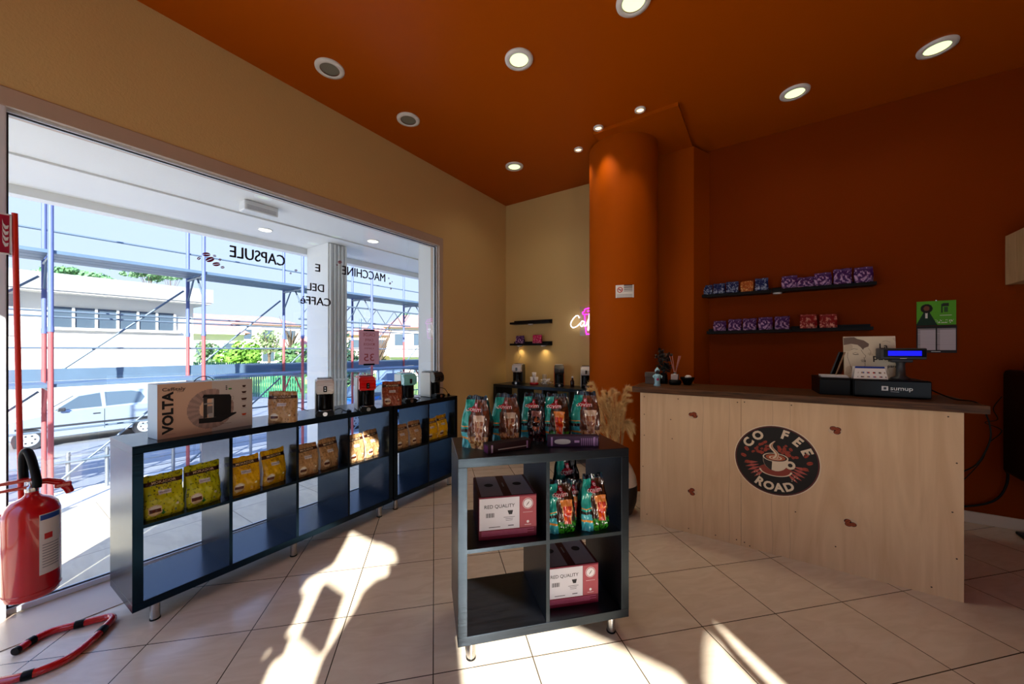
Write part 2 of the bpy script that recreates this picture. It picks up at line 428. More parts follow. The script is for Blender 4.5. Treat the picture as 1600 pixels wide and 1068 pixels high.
# local frame: x along the front, y into the depth (away from viewer). Front at the window unit faces +X world,
# depth must point to -X: with x axis = +Y world the left-handed turn gives -X  => rz = aA
legs4 = [(.09, .05), (.745, .05), (1.40, .05), (.09, .335), (.745, .335), (1.40, .335)]
legs2 = [(.06, .055), (.715, .055), (.06, .33), (.715, .33)]
UA, *_ = shelf_unit('shelf_unit', (-2.405, .413, 0), aA, 4, 'long low black eight-cube shelf unit in front of the shop window', legs4, BLACKW_SKY)
dA = Vector((cos(aA), sin(aA), 0)); nA = Vector((-sin(aA), cos(aA), 0))
UAo = Vector((-2.405, .413, 0)); UBo = UAo+dA*1.502
UB, *_ = shelf_unit('shelf_unit', tuple(UBo), aA, 2, 'black four-cube shelf unit in line after the long one by the window corner', legs2, BLACKW_SKY)
aC = radians(47.6); UCo = Vector((-1.033, 1.118, 0))
UC, *_ = shelf_unit('shelf_unit', tuple(UCo), aC, 2, 'free-standing black four-cube shelf unit in the middle of the floor', legs2)
UDo = Vector((-2.97, 3.90, 0))
UD, *_ = shelf_unit('shelf_unit', tuple(UDo), 0, 4, 'black shelf unit against the beige back wall carrying coffee machines', legs4)
def onu(o, a, x, y, z):
    return (o.x+cos(a)*x-sin(a)*y, o.y+sin(a)*x+cos(a)*y, z)
MIDTOP = .48+.008; BOT = .133; TOP = .865

# ------------------------------------------------------------------ pouch bags
def L(c): return lin(c)
def nz(x, y, z=0, s=1): return noise.noise(Vector((x*s, y*s, z*s)))
def bag_shape(w, h, d, seed=0, seam=.78, wr=.004, taper=0):
    """returns fn(side,u,v): side +1 front (toward -y), -1 back; u 0..1 left-right, v 0..1 bottom-top"""
    def fn(side, u, v):
        x = (u-.5)*2
        tp = 1 if v < seam*.55 else max(.03, 1-((v-seam*.55)/(1-seam*.55))**1.15) if v < 1 else .03
        if v >= seam: tp = max(.03, (1-(seam-seam*.55)/(1-seam*.55))*(1-(v-seam)/(1-seam)*.9)) if seam < 1 else tp
        prof = (1-abs(x)**5)**.5
        by = .92+.08*min(1, v*8)
        nrm = nz(x*2+seed*3.1, v*5+seed, side)*wr*2 + nz(x*6+seed, v*9, side*2)*wr
        fl = .5+.5*prof
        y = -side*(d/2*tp*(.55+.45*prof))*by + nrm*(-side)
        wx = w/2*(1+.03*sin(v*7+seed)) * (1-taper*max(0, (v-.62)/.38)**1.0)
        z = h*v + (.012*h*3*nz(x*2.3+seed*5, 3.3) if v > .95 else 0)
        return Vector((x*wx, y, max(0, z)))
    return fn
def make_bag(name, w, h, d, cf, sidecol, texts, matl, seed=0, nu=44, nv=52, extra=None, body='pouch_body', wr=.004, taper=0):
    root = thing(name, (0, 0, 0))
    fn = bag_shape(w, h, d, seed, wr=wr, taper=taper)
    m = MB()
    m.grid(lambda u, v: fn(1, u, v), nu, nv, cf, matl)
    m.grid(lambda u, v: fn(-1, 1-u, v), 16, 20, lambda u, v: sidecol(u, v), matl)
    for s in (0, 1):   # gusset sides
        def side(u, v, s=s):
            a = fn(1, s, v); b = fn(-1, s, v); p = a.lerp(b, u) if s else b.lerp(a, u)
            k = 1-abs(2*u-1); p.x += (-.012 if s else .012)*k*(.3+.7*v); return p
        m.grid(side, 6, 20, lambda u, v: sidecol(u, v), matl)
    m.add([fn(1, 0, 0), fn(1, 1, 0), fn(-1, 1, 0), fn(-1, 0, 0)], [(0, 3, 2, 1)], matl, col=sidecol(0, 0))
    def conf(cx, cz, off=.0022):
        def f(p):
            x = cx+p.x; z = cz+p.y; u = x/w+.5; v = z/h
            q = fn(1, min(1, max(0, u)), min(1, max(0, v))); return Vector((x, q.y-off, z))
        return f
    for (txt, size, cx, cz, c, bold, sx) in texts:
        m.text(txt, size, matl, fn=conf(cx, cz), col=L(c), bold=bold, sx=sx)
    part(body, m, root)
    return root

def mokador_cf(base, base2, speck, leaf=None, w=.155, h=.2, metal=(180, 170, 150)):
    b1 = L(base); b2 = L(base2); sp_ = L(speck); brown = L((52, 22, 16)); lab = L((205, 200, 205))
    def cf(u, v):
        if .775 < v < .865: return brown
        if .35 < u < .67 and .53 < v < .64: return lab
        # small cup picture
        dx = (u-.25)*w; dz = (v-.2)*h; r = sqrt(dx*dx+dz*dz)
        if r < .026:
            if dz < -.008 or r > .021: return L((215, 190, 150))
            return L((90, 42, 26)) if dz < .008 else L((225, 222, 215))
        if leaf and abs((u-.42)+(v-.13)) < .06 and abs((u-.42)-(v-.13)) < .1: return L(leaf)
        if (u-.8)**2+((v-.24)*1.2)**2 < .0016: return L((230, 226, 200))
        n1 = noise.noise(Vector((u*18, v*23, 3.1)))
        if n1 > .36: return sp_
        t = .5+.5*noise.noise(Vector((u*4, v*4, 9)))
        return tuple(b1[i]*(1-t)+b2[i]*t for i in range(3))
    return cf
def mk_mokador(nm, base, base2, speck, leaf, side, seed):
    s = L(side)
    return make_bag(nm, .152, .205, .085, mokador_cf(base, base2, speck, leaf), lambda u, v: s,
        [('MOKADOR', .0165, 0, .168, (225, 205, 170), .012, 1.1), ('D I V A', .014, .0, .143, (96, 60, 22), .0, 1.15), ('ESPRESSO', .0085, 0.002, .1200, (70, 60, 70), 0, 1.2)], PRINT, seed)
LIME = mk_mokador('coffee_bag', (198, 198, 18), (176, 182, 14), (84, 96, 10), (30, 110, 30), (150, 150, 20), 1)
YEL = mk_mokador('coffee_bag', (224, 180, 10), (206, 158, 8), (180, 122, 8), None, (200, 196, 190), 2)
TAN = mk_mokador('coffee_bag', (188, 150, 104), (166, 126, 82), (120, 84, 48), None, (190, 180, 165), 3)
BRN = mk_mokador('coffee_bag', (150, 70, 34), (118, 48, 22), (190, 120, 80), None, (190, 186, 180), 4)
used = set()
def place(proto, loc, rz, label, cat, group=None, scale=None):
    if proto not in used:
        used.add(proto); proto.location = loc; proto.rotation_euler = (0, 0, rz); tag(proto, label, cat, group)
        if scale: proto.scale = scale
        return proto
    return dup(proto, loc, rz, label, group, scale)
def cell(u, k, cols=4): x, cw = cell_x(k, cols=cols); return x, cw
G1 = 'soft coffee bags in the window shelf cubes'
def incell(proto, o, a, k, dx, dy, rot, label, cols=4, sc=None):
    x, cw = cell_x(k, cols=cols)
    place(proto, onu(o, a, x+dx, dy, MIDTOP), a+rot, label, 'coffee bag', G1, sc)
incell(LIME, UAo, aA, 0, .088, .085, .05, 'lime green coffee bag, left one in the first window cube')
incell(LIME, UAo, aA, 0, .250, .095, .10, 'lime green coffee bag, right one in the first window cube', sc=(1, 1, 1.04))
incell(YEL, UAo, aA, 1, .085, .085, .03, 'golden yellow bag, left one in the second window cube')
incell(YEL, UAo, aA, 1, .250, .11, .18, 'golden yellow bag, turned right one in the second window cube', sc=(.95, 1, 1.0))
incell(TAN, UAo, aA, 2, .085, .085, .06, 'tan paper-look bag, left one in the third window cube', sc=(1, 1, .98))
incell(TAN, UAo, aA, 2, .252, .11, .17, 'tan paper-look bag, right one in the third window cube', sc=(.98, 1, .98))
incell(TAN, UAo, aA, 3, .085, .08, .10, 'tan sunlit bag in front of the green one, fourth window cube', sc=(.97, 1, .95))
incell(TAN, UAo, aA, 3, .238, .10, .22, 'tan bag leaning on its sunlit neighbour, right side of the fourth cube', sc=(.97, 1, .97))
incell(LIME, UAo, aA, 3, .082, .245, .02, 'lime green bag standing behind tan bags in the fourth cube', sc=(.98, 1, 1.18))
incell(TAN, UBo, aA, 0, .088, .08, .06, 'tan bag, left one in the first cube of the shorter window unit', cols=2, sc=(1, 1, .95))
incell(TAN, UBo, aA, 0, .248, .085, .1, 'tan bag, right one in the first cube of the shorter window unit', cols=2, sc=(.98, 1, .98))
incell(YEL, UBo, aA, 1, .088, .085, .05, 'yellow bag, left one in the last cube by the beige corner', cols=2, sc=(1, 1, .92))
incell(YEL, UBo, aA, 1, .238, .09, .12, 'yellow bag, right one in the last cube by the beige corner', cols=2, sc=(.98, 1, .98))
place(TAN, (-2.475, 1.09, TOP), radians(52), 'tan coffee bag standing on the unit top beside the machine carton', 'coffee bag', 'coffee bags on the window unit top', (1, 1, .93))
place(BRN, (-2.50, 1.92, TOP), radians(62), 'reddish brown coffee bag between the red and the teal machine', 'coffee bag', 'coffee bags on the window unit top', (1, 1, .95))

# covim style ice-drink bags
def drink_cf(body, picture, leaf, glass):
    TE = L((30, 158, 146)); OR = L((226, 150, 60)); BK = L((24, 18, 18)); CR = L((214, 184, 150))
    def cf(u, v):
        n1 = noise.noise(Vector((u*9, v*12, 1.7)))
        if v > .93: return L((40, 60, 80)) if n1 > 0 else L((18, 20, 26))
        # logo pill and flourish
        if ((u-.46)/.26)**2+((v-.74)/.048)**2 < 1: return L((170, 18, 40))
        if ((u-.5)/.075)**2+((v-.82)/.055)**2 < 1: return L((178, 22, 48))
        edge = .42-.10*sin(v*3.2)
        if u < edge and v > .36: return TE if not (.40 < v < .43) else OR
        if u < edge-.04 and v < .36:
            if .30 < v: return BK
            if .18 < v < .22: return OR
            return L((70, 178, 190))
        # tall glass
        gx = .69-.06*(v-.2); gw = .11+.22*(v-.15)
        if .17 < v < .64 and abs(u-gx) < gw:
            if v > .52: return tuple(.5*a_+.5*b_ for a_, b_ in zip(L(picture[2]), L(picture[1])))
            if abs(u-gx) > gw*.84: return L(picture[3])
            return L(picture[0]) if n1 < .12 else L(picture[1])
        if v < .24:
            return L(leaf[0]) if noise.noise(Vector((u*14, v*20, 5))) > -.05 else L(leaf[1])
        return L(body) if n1 < .2 else tuple(c*1.6 for c in L(body))
    return cf
def mk_drink(body, picture, leaf, seed, label_txt='covim'):
    s = L((16, 60, 58)); k = L((22, 16, 16))
    return make_bag('drink_pouch', .135, .235, .085, drink_cf(body, picture, leaf, None), lambda u, v: s if v > .5 else k,
        [('covim', .028, -.006, .1735, (250, 225, 225), .012, 1.15), ('e', .026, 0, .194, (250, 200, 210), .02, 1)], PRINTG, seed, wr=.0075, taper=.26)
CREAM = mk_drink((92, 52, 36), [(150, 82, 44), (206, 160, 120), (222, 206, 190), (226, 200, 180)], [(214, 176, 120), (150, 96, 50)], 11)
PEACH = mk_drink((60, 30, 14), [(196, 40, 12), (236, 96, 24), (236, 176, 90), (240, 190, 130)], [(52, 150, 30), (16, 70, 14)], 12)
DARKB = mk_drink((30, 20, 22), [(46, 24, 22), (196, 98, 50), (70, 84, 100), (150, 130, 120)], [(74, 18, 24), (30, 14, 18)], 13)
GT = 'iced drink pouches on the middle shelf unit'
def onC(p, x, y, z, rot, label, sc=None, cat='pouch', g=GT): return place(p, onu(UCo, aC, x, y, z), aC+rot, label, cat, g, sc)
onC(CREAM, .105, .185, TOP, radians(-34), 'creamy brown drink pouch at the left end of the middle unit top')
onC(CREAM, .255, .235, TOP, radians(-26), 'creamy brown drink pouch, second from left on the middle unit top')
onC(DARKB, .405, .262, TOP, radians(-38), 'dark drink pouch in the centre of the middle unit top', (.95, 1, .98))
onC(PEACH, .505, .215, TOP, radians(-36), 'red fruit drink pouch, second from right on the middle unit top', (.98, 1, .99))
onC(CREAM, .648, .195, TOP, radians(-22), 'creamy brown drink pouch at the right end of the middle unit top', (1.02, 1, 1.02))
x1, cw = cell_x(1, cols=2)
onC(PEACH, x1+.075, .085, MIDTOP, radians(-2), 'red peach drink pouch, left one in the upper right cube', (.98, 1, .98), g='iced drink pouches in the upper right cube')
onC(PEACH, x1+.235, .075, MIDTOP, radians(3), 'red peach drink pouch, right one in the upper right cube', (.98, 1, 1.05), g='iced drink pouches in the upper right cube')
onC(DARKB, x1+.16, .22, MIDTOP, radians(6), 'dark drink pouch standing behind the peach ones in the cube', (.98, 1, 1.28), g='iced drink pouches in the upper right cube')
onC(PEACH, x1+.165, .135, MIDTOP, radians(-20), 'peach drink pouch half hidden between two others in the cube', (.75, .6, .88), g='iced drink pouches in the upper right cube')

# long narrow cup-and-spoon cartons
def carton(loc, rz, wv, side_art, label):
    t = thing('spoon_carton', loc, rz, label, 'carton')
    PU = L((58, 26, 66)) if side_art else L((44, 18, 22)); m = MB(); l_, h_, d_ = wv
    m.box(-l_/2, 0, 0, l_/2, d_, h_, PRINTM, .001, col=PU)
    def r(x0, z0, x1, z1, c): m.add([(x0, -.0008, z0), (x1, -.0008, z0), (x1, -.0008, z1), (x0, -.0008, z1)], [(0, 1, 2, 3)], PRINTM, col=L(c))
    for sx in (-l_/2+.014, l_/2-.024): r(sx, .004, sx+.008, h_-.003, (178, 140, 190))
    if side_art:
        pts = [(-l_/2+.03+.075*(1-cos(t_*pi/12))*.5, h_*.5+.012*sin(t_*pi/12)**.7 if t_ <= 12 else 0) for t_ in range(13)]
        lo = [(x, h_-z) for x, z in reversed(pts)]
        pp = pts+lo; m.add([(x, -.001, z) for x, z in pp], [list(range(len(pp)))], PRINTM, col=L((205, 205, 205)))
        for i in range(9): r(.035+i*.009, .006, .035+i*.009+.005, h_-.008, (150, 110, 160))
        r(.005, h_*.4, .028, h_*.62, (190, 150, 200))
    else:
        r(-.06, h_*.3, .09, h_*.42, (190, 180, 170)); r(-.09, .006, -.085, h_-.006, (200, 190, 190))
        for i in range(6): m.add([(-l_/2-.0008, .004+i*.006, .004), (-l_/2-.0008, .007+i*.006, .004), (-l_/2-.0008, .007+i*.006, h_-.006), (-l_/2-.0008, .004+i*.006, h_-.006)], [(0, 3, 2, 1)], PRINTM, col=L((130, 40, 120)))
    part('carton_body', m, t)
    m = MB(); m.box(-l_/2, .0, h_, l_/2, d_, h_+.0015, PRINTM, col=tuple(c*.7 for c in PU)); part('lid', m, t)
carton(onu(UCo, aC, .235, .07, TOP), aC+radians(16), (.215, .04, .05), 0, 'dark brown long carton lying at the left front of the middle unit top')
carton(onu(UCo, aC, .535, .075, TOP), aC+radians(-13), (.235, .048, .04), 1, 'purple long carton with white spoon picture on the middle unit top')

# RED QUALITY capsule cartons
def red_box(loc, rz, label):
    W, D, Hh = .258, .26, .185
    t = thing('capsule_carton', loc, rz, label, 'carton', 'maroon capsule cartons in the middle unit')
    MAR = L((120, 18, 48)); PINK = L((172, 78, 88)); WH = L((218, 216, 226)); TOPC = L((178, 172, 182)); BRO = L((88, 26, 26)); BK = L((30, 26, 34))
    m = MB(); m.box(-W/2, 0, 0, W/2, D, Hh, PRINTM, .0015, col=MAR)
    def r(x0, z0, x1, z1, c, o=.001): m.add([(x0, -o, z0), (x1, -o, z0), (x1, -o, z1), (x0, -o, z1)], [(0, 1, 2, 3)], PRINTM, col=c)
    def disc(cx, cz, rr, c, o, n=24, ax=0):
        if ax: m.add([(cx+rr*cos(2*pi*i/n), cz+rr*sin(2*pi*i/n), Hh+o) for i in range(n)], [list(range(n))], PRINTM, col=c)
        else: m.add([(cx+rr*cos(2*pi*i/n), -o, cz+rr*sin(2*pi*i/n)) for i in range(n)], [list(range(n))], PRINTM, col=c)
    r(-W/2+.003, .042, W/2-.078, Hh-.006, WH); r(W/2-.076, .042, W/2-.002, Hh-.006, PINK)
    M = FR((-.038, -.0016, .142), (1, 0, 0), (0, 0, 1))
    m.text('RED QUALITY', .0215, PRINTM, M=M, col=BK, bold=.012)
    for i in range(11): r(-.098+i*.0034, .096, -.098+i*.0034+(.0022 if i % 3 else .001), .115, BK, .0016)
    # little capsule cup
    m.add([(x, -.0016, z) for x, z in [(-.002, .122), (.022, .122), (.021, .117), (.018, .104), (.004, .104), (-.001, .117)]], [list(range(6))], PRINTM, col=BK)
    for k, (x0, x1) in enumerate([(-.02, .03), (-.012, .022), (-.01, .02)]): r(x0, .092-k*.007, x1, .094-k*.007, L((110, 106, 116)), .0016)
    r(-.085, .052, -.035, .055, L((90, 86, 96)), .0016); r(0, .054, .025, .058, L((90, 86, 96)), .0016)
    disc(W/2-.040, .146, .0245, L((222, 190, 196)), .0014); disc(W/2-.040, .146, .0215, MAR, .0018); disc(W/2-.040, .146, .0195, L((235, 228, 232)), .0022)
    m.add([(W/2-.040+x, -.0026, .146+z) for x, z in [(-.009, -.013), (-.005, -.008), (.003, .001), (.008, .011), (.001, .004), (-.005, -.004)]], [list(range(6))], PRINTM, col=BK)
    r(W/2-.062, .107, W/2-.018, .109, L((225, 190, 196)), .0016)
    disc(W/2-.040, .066, .006, L((240, 230, 232)), .0016); r(W/2-.055, .052, W/2-.025, .0545, L((225, 190, 196)), .0016)
    for k in range(4): r(-W/2+.012, .034-k*.0055, W/2-.012-.03*(k % 2), .0362-k*.0055, L((190, 90, 130)), .0014)
    def tr(x0, y0, x1, y1, c, o): m.add([(x0, y0, Hh+o), (x1, y0, Hh+o), (x1, y1, Hh+o), (x0, y1, Hh+o)], [(0, 1, 2, 3)], PRINTM, col=c)
    tr(-W/2, 0, W/2, D, BRO, .0006); tr(-W/2+.012, .006, -.02, D-.006, TOPC, .0012); tr(.018, .006, W/2-.012, D-.006, TOPC, .0012)
    disc(-.068, D*.52, .021, BK, .0018, ax=1); disc(.067, D*.52, .021, BK, .0018, ax=1); tr(-.004, .11, .003, .16, L((160, 150, 150)), .0012)
    part('carton_body', m, t)
x0, cw = cell_x(0, cols=2)
red_box(onu(UCo, aC, x0+.185, .06, MIDTOP), aC+radians(-2), 'maroon and white capsule carton in the upper left cube of the middle unit')
red_box(onu(UCo, aC, x1+.134, .075, BOT), aC+radians(-2), 'maroon and white capsule carton in the lower right cube of the middle unit')

# ------------------------------------------------------------------ machine carton with handle (window unit top)
t = thing('machine_carton', (-2.487, .515, TOP), atan2(.945-.515, -.044), 'large carton with black coffee machine picture and carry handle, on the window unit', 'carton')
W, D, Hh = .43, .12, .275; m = MB(); PK = L((205, 172, 150)); GY = L((196, 190, 186))
m.box(0, 0, 0, W, D, Hh, PRINTM, .002, col=L((170, 190, 205)))
def cf(u, v):
    x = u*W; z = v*Hh; dx = (x-.225); dz = (z-.125); r = sqrt(dx*dx+dz*dz)
    if .055 < r < .108 and not (x > .26 and z > .16): 
        a_ = atan2(dz, dx); return L((150, 128, 122)) if int((a_+4)*6) % 2 else L((168, 142, 134))
    if r < .055 and dx < 0: return L((224, 188, 158))
    return PK if x < .225+.02*0 else GY
m.grid(lambda u, v: Vector((u*W, -.0009, v*Hh)), 110, 72, cf, PRINTM, False)
BK = L((22, 22, 26))
def fr(x0, z0, x1, z1, c, o=.0018): m.add([(x0, -o, z0), (x1, -o, z0), (x1, -o, z1), (x0, -o, z1)], [(0, 1, 2, 3)], PRINTM, col=L(c))
m.text('VOLTA', .058, PRINTM, M=FR((.042, -.002, .128), (0, 0, 1), (-1, 0, 0)), col=BK, bold=.085, sx=1.12)
m.text('Caffitaly', .024, PRINTM, M=FR((.064, -.002, .246), (1, 0, 0), (0, 0, 1)), col=BK, bold=.02, sx=1.2)
m.text('SYSTEM', .008, PRINTM, M=FR((.09, -.002, .232), (1, 0, 0), (0, 0, 1)), col=BK)
# pictured machine: base, body, head, tray
m.add([(x, -.002, z) for x, z in [(.168, .052), (.27, .045), (.345, .082), (.345, .09), (.29, .088), (.24, .075), (.168, .078)]], [list(range(7))], PRINTM, col=BK)
m.add([(x, -.0024, z) for x, z in [(.235, .075), (.318, .088), (.32, .18), (.312, .195), (.19, .205), (.183, .19), (.2, .182), (.235, .18)]], [list(range(8))], PRINTM, col=L((18, 18, 22)))
fr(.188, .078, .205, .19, (52, 50, 52), .0026); fr(.206, .095, .23, .14, (120, 116, 116), .0026); fr(.19, .15, .232, .158, (150, 146, 146), .0028)
fr(.21, .078, .235, .1, (170, 168, 168), .0027)
for k, z in enumerate([.235, .2, .16, .118, .07]):
    c = (60, 30, 24) if k < 4 else (190, 70, 30); wd = .010+.003*(k % 3)
    m.add([(.385+x, -.002, z+zz) for x, zz in [(-wd, .006), (wd, .006), (wd*.6, -.006), (-wd*.6, -.006)]], [(0, 1, 2, 3)], PRINTM, col=L(c)); fr(.372, z-.012, .398, z-.0105, (120, 110, 104))
for k in range(3): fr(.292, .222+k*.009, .300, .227+k*.009, (30, 30, 30))
fr(.306, .222, .322, .230, (60, 130, 60)); fr(.32, .165, .332, .183, (150, 140, 136)); fr(.32, .167, .330, .181, (196, 190, 186), .002)
fr(.27, .032, .32, .034, (120, 110, 110)); fr(.03, .018, .07, .0195, (140, 120, 110))
part('carton_body', m, t)
m = MB(); m.tube([(.17+.09*i/12, D/2, Hh+.026*sin(pi*i/12)**.7) for i in range(13)], .0022, BLACKP, 8); part('carry_handle', m, t)

# ------------------------------------------------------------------ small capsule coffee machines
def machine(loc, rz, headc, sidec, label, sc=1, style=0):
    t = thing('coffee_machine', loc, rz, label, 'coffee machine', 'capsule coffee machines on the shelf units'); t.scale = (sc, sc, sc)
    W = .112; HD = mat('enamel_%d_%d_%d' % headc, headc, .22); SD = mat('enamel_%d_%d_%d' % sidec, sidec, .3)
    def body(yz, w, mt, name, bev=.004):
        bm = bmesh.new(); n = len(yz)
        a_ = [bm.verts.new((-w/2, y, z)) for y, z in yz]; b_ = [bm.verts.new((w/2, y, z)) for y, z in yz]
        bm.faces.new(a_); bm.faces.new(b_[::-1])
        for i in range(n): bm.faces.new((a_[i], b_[i], b_[(i+1) % n], a_[(i+1) % n]))
        bmesh.ops.recalc_face_normals(bm, faces=bm.faces[:]); bmesh.ops.bevel(bm, geom=bm.edges[:], offset=bev, segments=2, affect='EDGES')
        bm.verts.index_update(); mb = MB(); mb.add([v.co for v in bm.verts], [[v.index for v in f.verts] for f in bm.faces], mt); bm.free()
        return part(name, mb, t)
    # y negative = front
    body([(-.02, .0), (.15, .0), (.15, .232), (-.02, .232)], W*.94, BLACKP if style != 1 else BLACKG, 'rear_body')
    for s in (-1, 1):
        m = MB(); m.box(s*W*.5-.004, -.005, .004, s*W*.5+.004, .15, .236, SD, .002); part('side_panel', m, t)
    # head: rounded hood bulging to the front
    hd = [(.152, .15), (.152, .244), (.02, .25), (-.055, .243), (-.078, .215), (-.082, .175), (-.07, .15), (-.02, .143)]
    body(hd, W, HD, 'head', .008)
    m = MB(); m.box(-.045, .0, .249, .045, .13, .252, BLACKG if style != 2 else WHITEP, .001); part('lid', m, t)
    m = MB(); m.box(-.011, -.0865, .163, .011, -.078, .203, BLACKG, .004)
    for z in (.176, .192): m.cyl((0, -.0862, z), (0, -.0885, z), .0045, CHROME, n=12)
    part('button_panel', m, t)
    m = MB(); m.cyl((0, -.045, .12), (0, -.045, .15), .012, BLACKP, n=16); m.cyl((0, -.045, .112), (0, -.045, .12), .006, CHROME, n=12); part('spout', m, t)
    # curved dark front column and drip tray
    m = MB(); m.lathe([(.044, .035), (.046, .06), (.046, .135), (.04, .15)], BLACKG, (0, -.005, 0), 28); part('front_column', m, t)
    body([(-.1, .0), (.0, .0), (.0, .035), (-.1, .035)], W*.96, BLACKP, 'drip_tray', .008)
    m = MB(); m.lathe([(.001, .036), (.036, .036), (.038, .039), (.034, .040)], CHROME, (0, -.055, 0), 24); m.cyl((0, -.1, .018), (0, -.104, .018), .014, CHROME, n=18); part('drip_grid', m, t)
    return t
machine((-2.515, 1.375, TOP), radians(63), (214, 210, 205), (186, 200, 196), 'white and black capsule machine left on the window unit')
machine((-2.455, 1.655, TOP), radians(66), (205, 10, 12), (150, 150, 152), 'red and black capsule machine on the window unit', 1.02)
machine((-2.55, 2.12, TOP), radians(72), (120, 196, 196), (196, 206, 200), 'teal capsule machine between the brown bag and the corner', 1.0)
machine((-2.60, 2.49, TOP), radians(84), (26, 26, 28), (208, 214, 205), 'black capsule machine with white side, last on the window unit', .98, 1)
# machines on the back unit
machine((-2.70, 4.08, TOP), radians(20), (202, 200, 200), (20, 20, 22), 'white headed black machine at the left of the back unit', 1.08)
machine((-2.10, 4.10, TOP), radians(28), (18, 18, 20), (222, 98, 16), 'orange sided black machine on the back unit', 1.06, 2)
machine((-1.74, 4.09, TOP), radians(24), (214, 214, 210), (220, 220, 216), 'slim white framed black machine beside the column on the back unit', 1.04)

# power leads on the window unit
def lead(name, pts, label, r=.003, plug=True, mt=None):
    t = thing(name, pts[0], 0, label, 'power cable', 'power cables'); o = Vector(pts[0])
    P = [Vector(p)-o for p in pts]
    out = []
    for i in range(len(P)-1):   # catmull-rom
        p0, p1, p2, p3 = P[max(0, i-1)], P[i], P[i+1], P[min(len(P)-1, i+2)]
        for k in range(6):
            u = k/6; out.append(.5*((2*p1)+(-p0+p2)*u+(2*p0-5*p1+4*p2-p3)*u*u+(-p0+3*p1-3*p2+p3)*u**3))
    out.append(P[-1])
    m = MB(); m.tube(out, r, mt or BLACKP, 8); part('cable', m, t)
    if plug:
        m = MB(); e = P[-1]; d_ = (P[-1]-P[-2]).normalized(); m.cyl(e, e+d_*.035, .013, BLACKP, r1=.010, n=14)
        for s in (-.006, .006): m.cyl(e+d_*.035+Vector((0, 0, s)), e+d_*.052+Vector((0, 0, s)), .002, CHROME, n=8)
        part('plug', m, t)
z0 = TOP+.0035
lead('power_cable', [(-2.66, 1.40, z0), (-2.72, 1.46, z0), (-2.66, 1.52, .90), (-2.60, 1.47, z0), (-2.54, 1.50, .89), (-2.58, 1.55, z0), (-2.48, 1.53, z0+.004)], 'black tangled cable with plug beside the white machine')
lead('power_cable', [(-2.66, 1.27, z0), (-2.70, 1.20, .90), (-2.62, 1.16, .95), (-2.56, 1.22, .93), (-2.55, 1.28, .90)], 'thin black cable looping left of the white machine', .0022, False)
lead('power_cable', [(-2.70, 2.18, z0), (-2.62, 2.24, z0), (-2.54, 2.22, z0), (-2.57, 2.28, z0+.01), (-2.64, 2.26, z0+.018)], 'black cable coiled beside the teal machine', .004)
lead('power_cable', [(-2.70, 2.55, z0), (-2.68, 2.61, .93), (-2.62, 2.64, .93), (-2.58, 2.65, z0+.01)], 'black cable with plug at the end of the window unit', .003)

# ------------------------------------------------------------------ lettering and notice on the window glass
LET = mat('dark_vinyl_lettering', (22, 14, 26), .5); BEAN = mat('maroon_vinyl', (132, 40, 70), .5)
def wtext(name, body, yc, zc, wd, ht, label):
    tv, tf = text_mesh(body, 1, 'CENTER', 0, 0)
    xs = [p[0] for p in tv]; ys = [p[1] for p in tv]; w_ = max(xs)-min(xs); h_ = max(ys)-min(ys); cx = (max(xs)+min(xs))/2; cy = (max(ys)+min(ys))/2
    m = MB()
    for k, o_ in enumerate((-.0022, 0, .0022)): m.add([(.0002*k, o_-(p[0]-cx)*wd/w_, o_*.5+(p[1]-cy)*ht/h_) for p in tv], tf, LET)
    o = m.build(name, loc=(GX+.0012, yc, zc)); tag(o, label, 'lettering', 'vinyl words on the shop window')
wtext('vinyl_lettering', 'CAPSULE', 1.197, 2.008, .36, .082, 'dark vinyl word CAPSULE mirrored on the shop window')
wtext('vinyl_lettering', 'E', 1.634, 2.003, .04, .062, 'dark vinyl letter E alone on the shop window')
wtext('vinyl_lettering', 'DEL', 1.617, 1.836, .14, .062, 'dark vinyl word DEL mirrored on the shop window')
wtext('vinyl_lettering', 'CAFFè', 1.621, 1.722, .25, .066, 'dark vinyl word CAFFE mirrored under DEL')
wtext('vinyl_lettering', 'MACCHINE', 2.077, 2.025, .45, .078, 'dark vinyl word MACCHINE mirrored on the right of the window')
def beans(spots, label):
    y0, z0_ = spots[0][:2]; m = MB()
    for (y, z, r, a_) in spots:
        for s in (-1, 1):
            pts = []
            for i in range(13):
                t_ = pi*i/12; px = cos(t_)*r; pz = s*(sin(t_)*r*.55+.0012)
                pts.append((0, y-y0+px*cos(a_)-pz*sin(a_), z-z0_+px*sin(a_)+pz*cos(a_)))
            m.add(pts, [list(range(13))], BEAN)
    o = m.build('vinyl_beans', loc=(GX+.0012, y0, z0_)); tag(o, label, 'window sticker', 'vinyl coffee beans on the shop window')
beans([(.905, 1.925, .026, .6), (.845, 1.92, .012, .9), (.885, 1.955, .022, .2), (.93, 1.955, .010, .1), (.94, 1.90, .022, .3), (.96, 1.935, .01, 1.), (.975, 1.885, .012, .4)], 'cluster of maroon coffee bean stickers left of CAPSULE')
beans([(1.83, 2.09, .02, .3), (1.805, 2.06, .01, .8)], 'two maroon bean stickers above MACCHINE')
beans([(2.36, 1.98, .014, .5), (2.345, 2.03, .01, .1), (2.37, 1.93, .012, 1.2), (2.385, 2.0, .008, .2)], 'small maroon bean stickers at the right end of MACCHINE')
beans([(1.46, 1.95, .012, .4), (1.42, 1.92, .009, 1.)], 'pair of faint bean stickers left of the letter E')
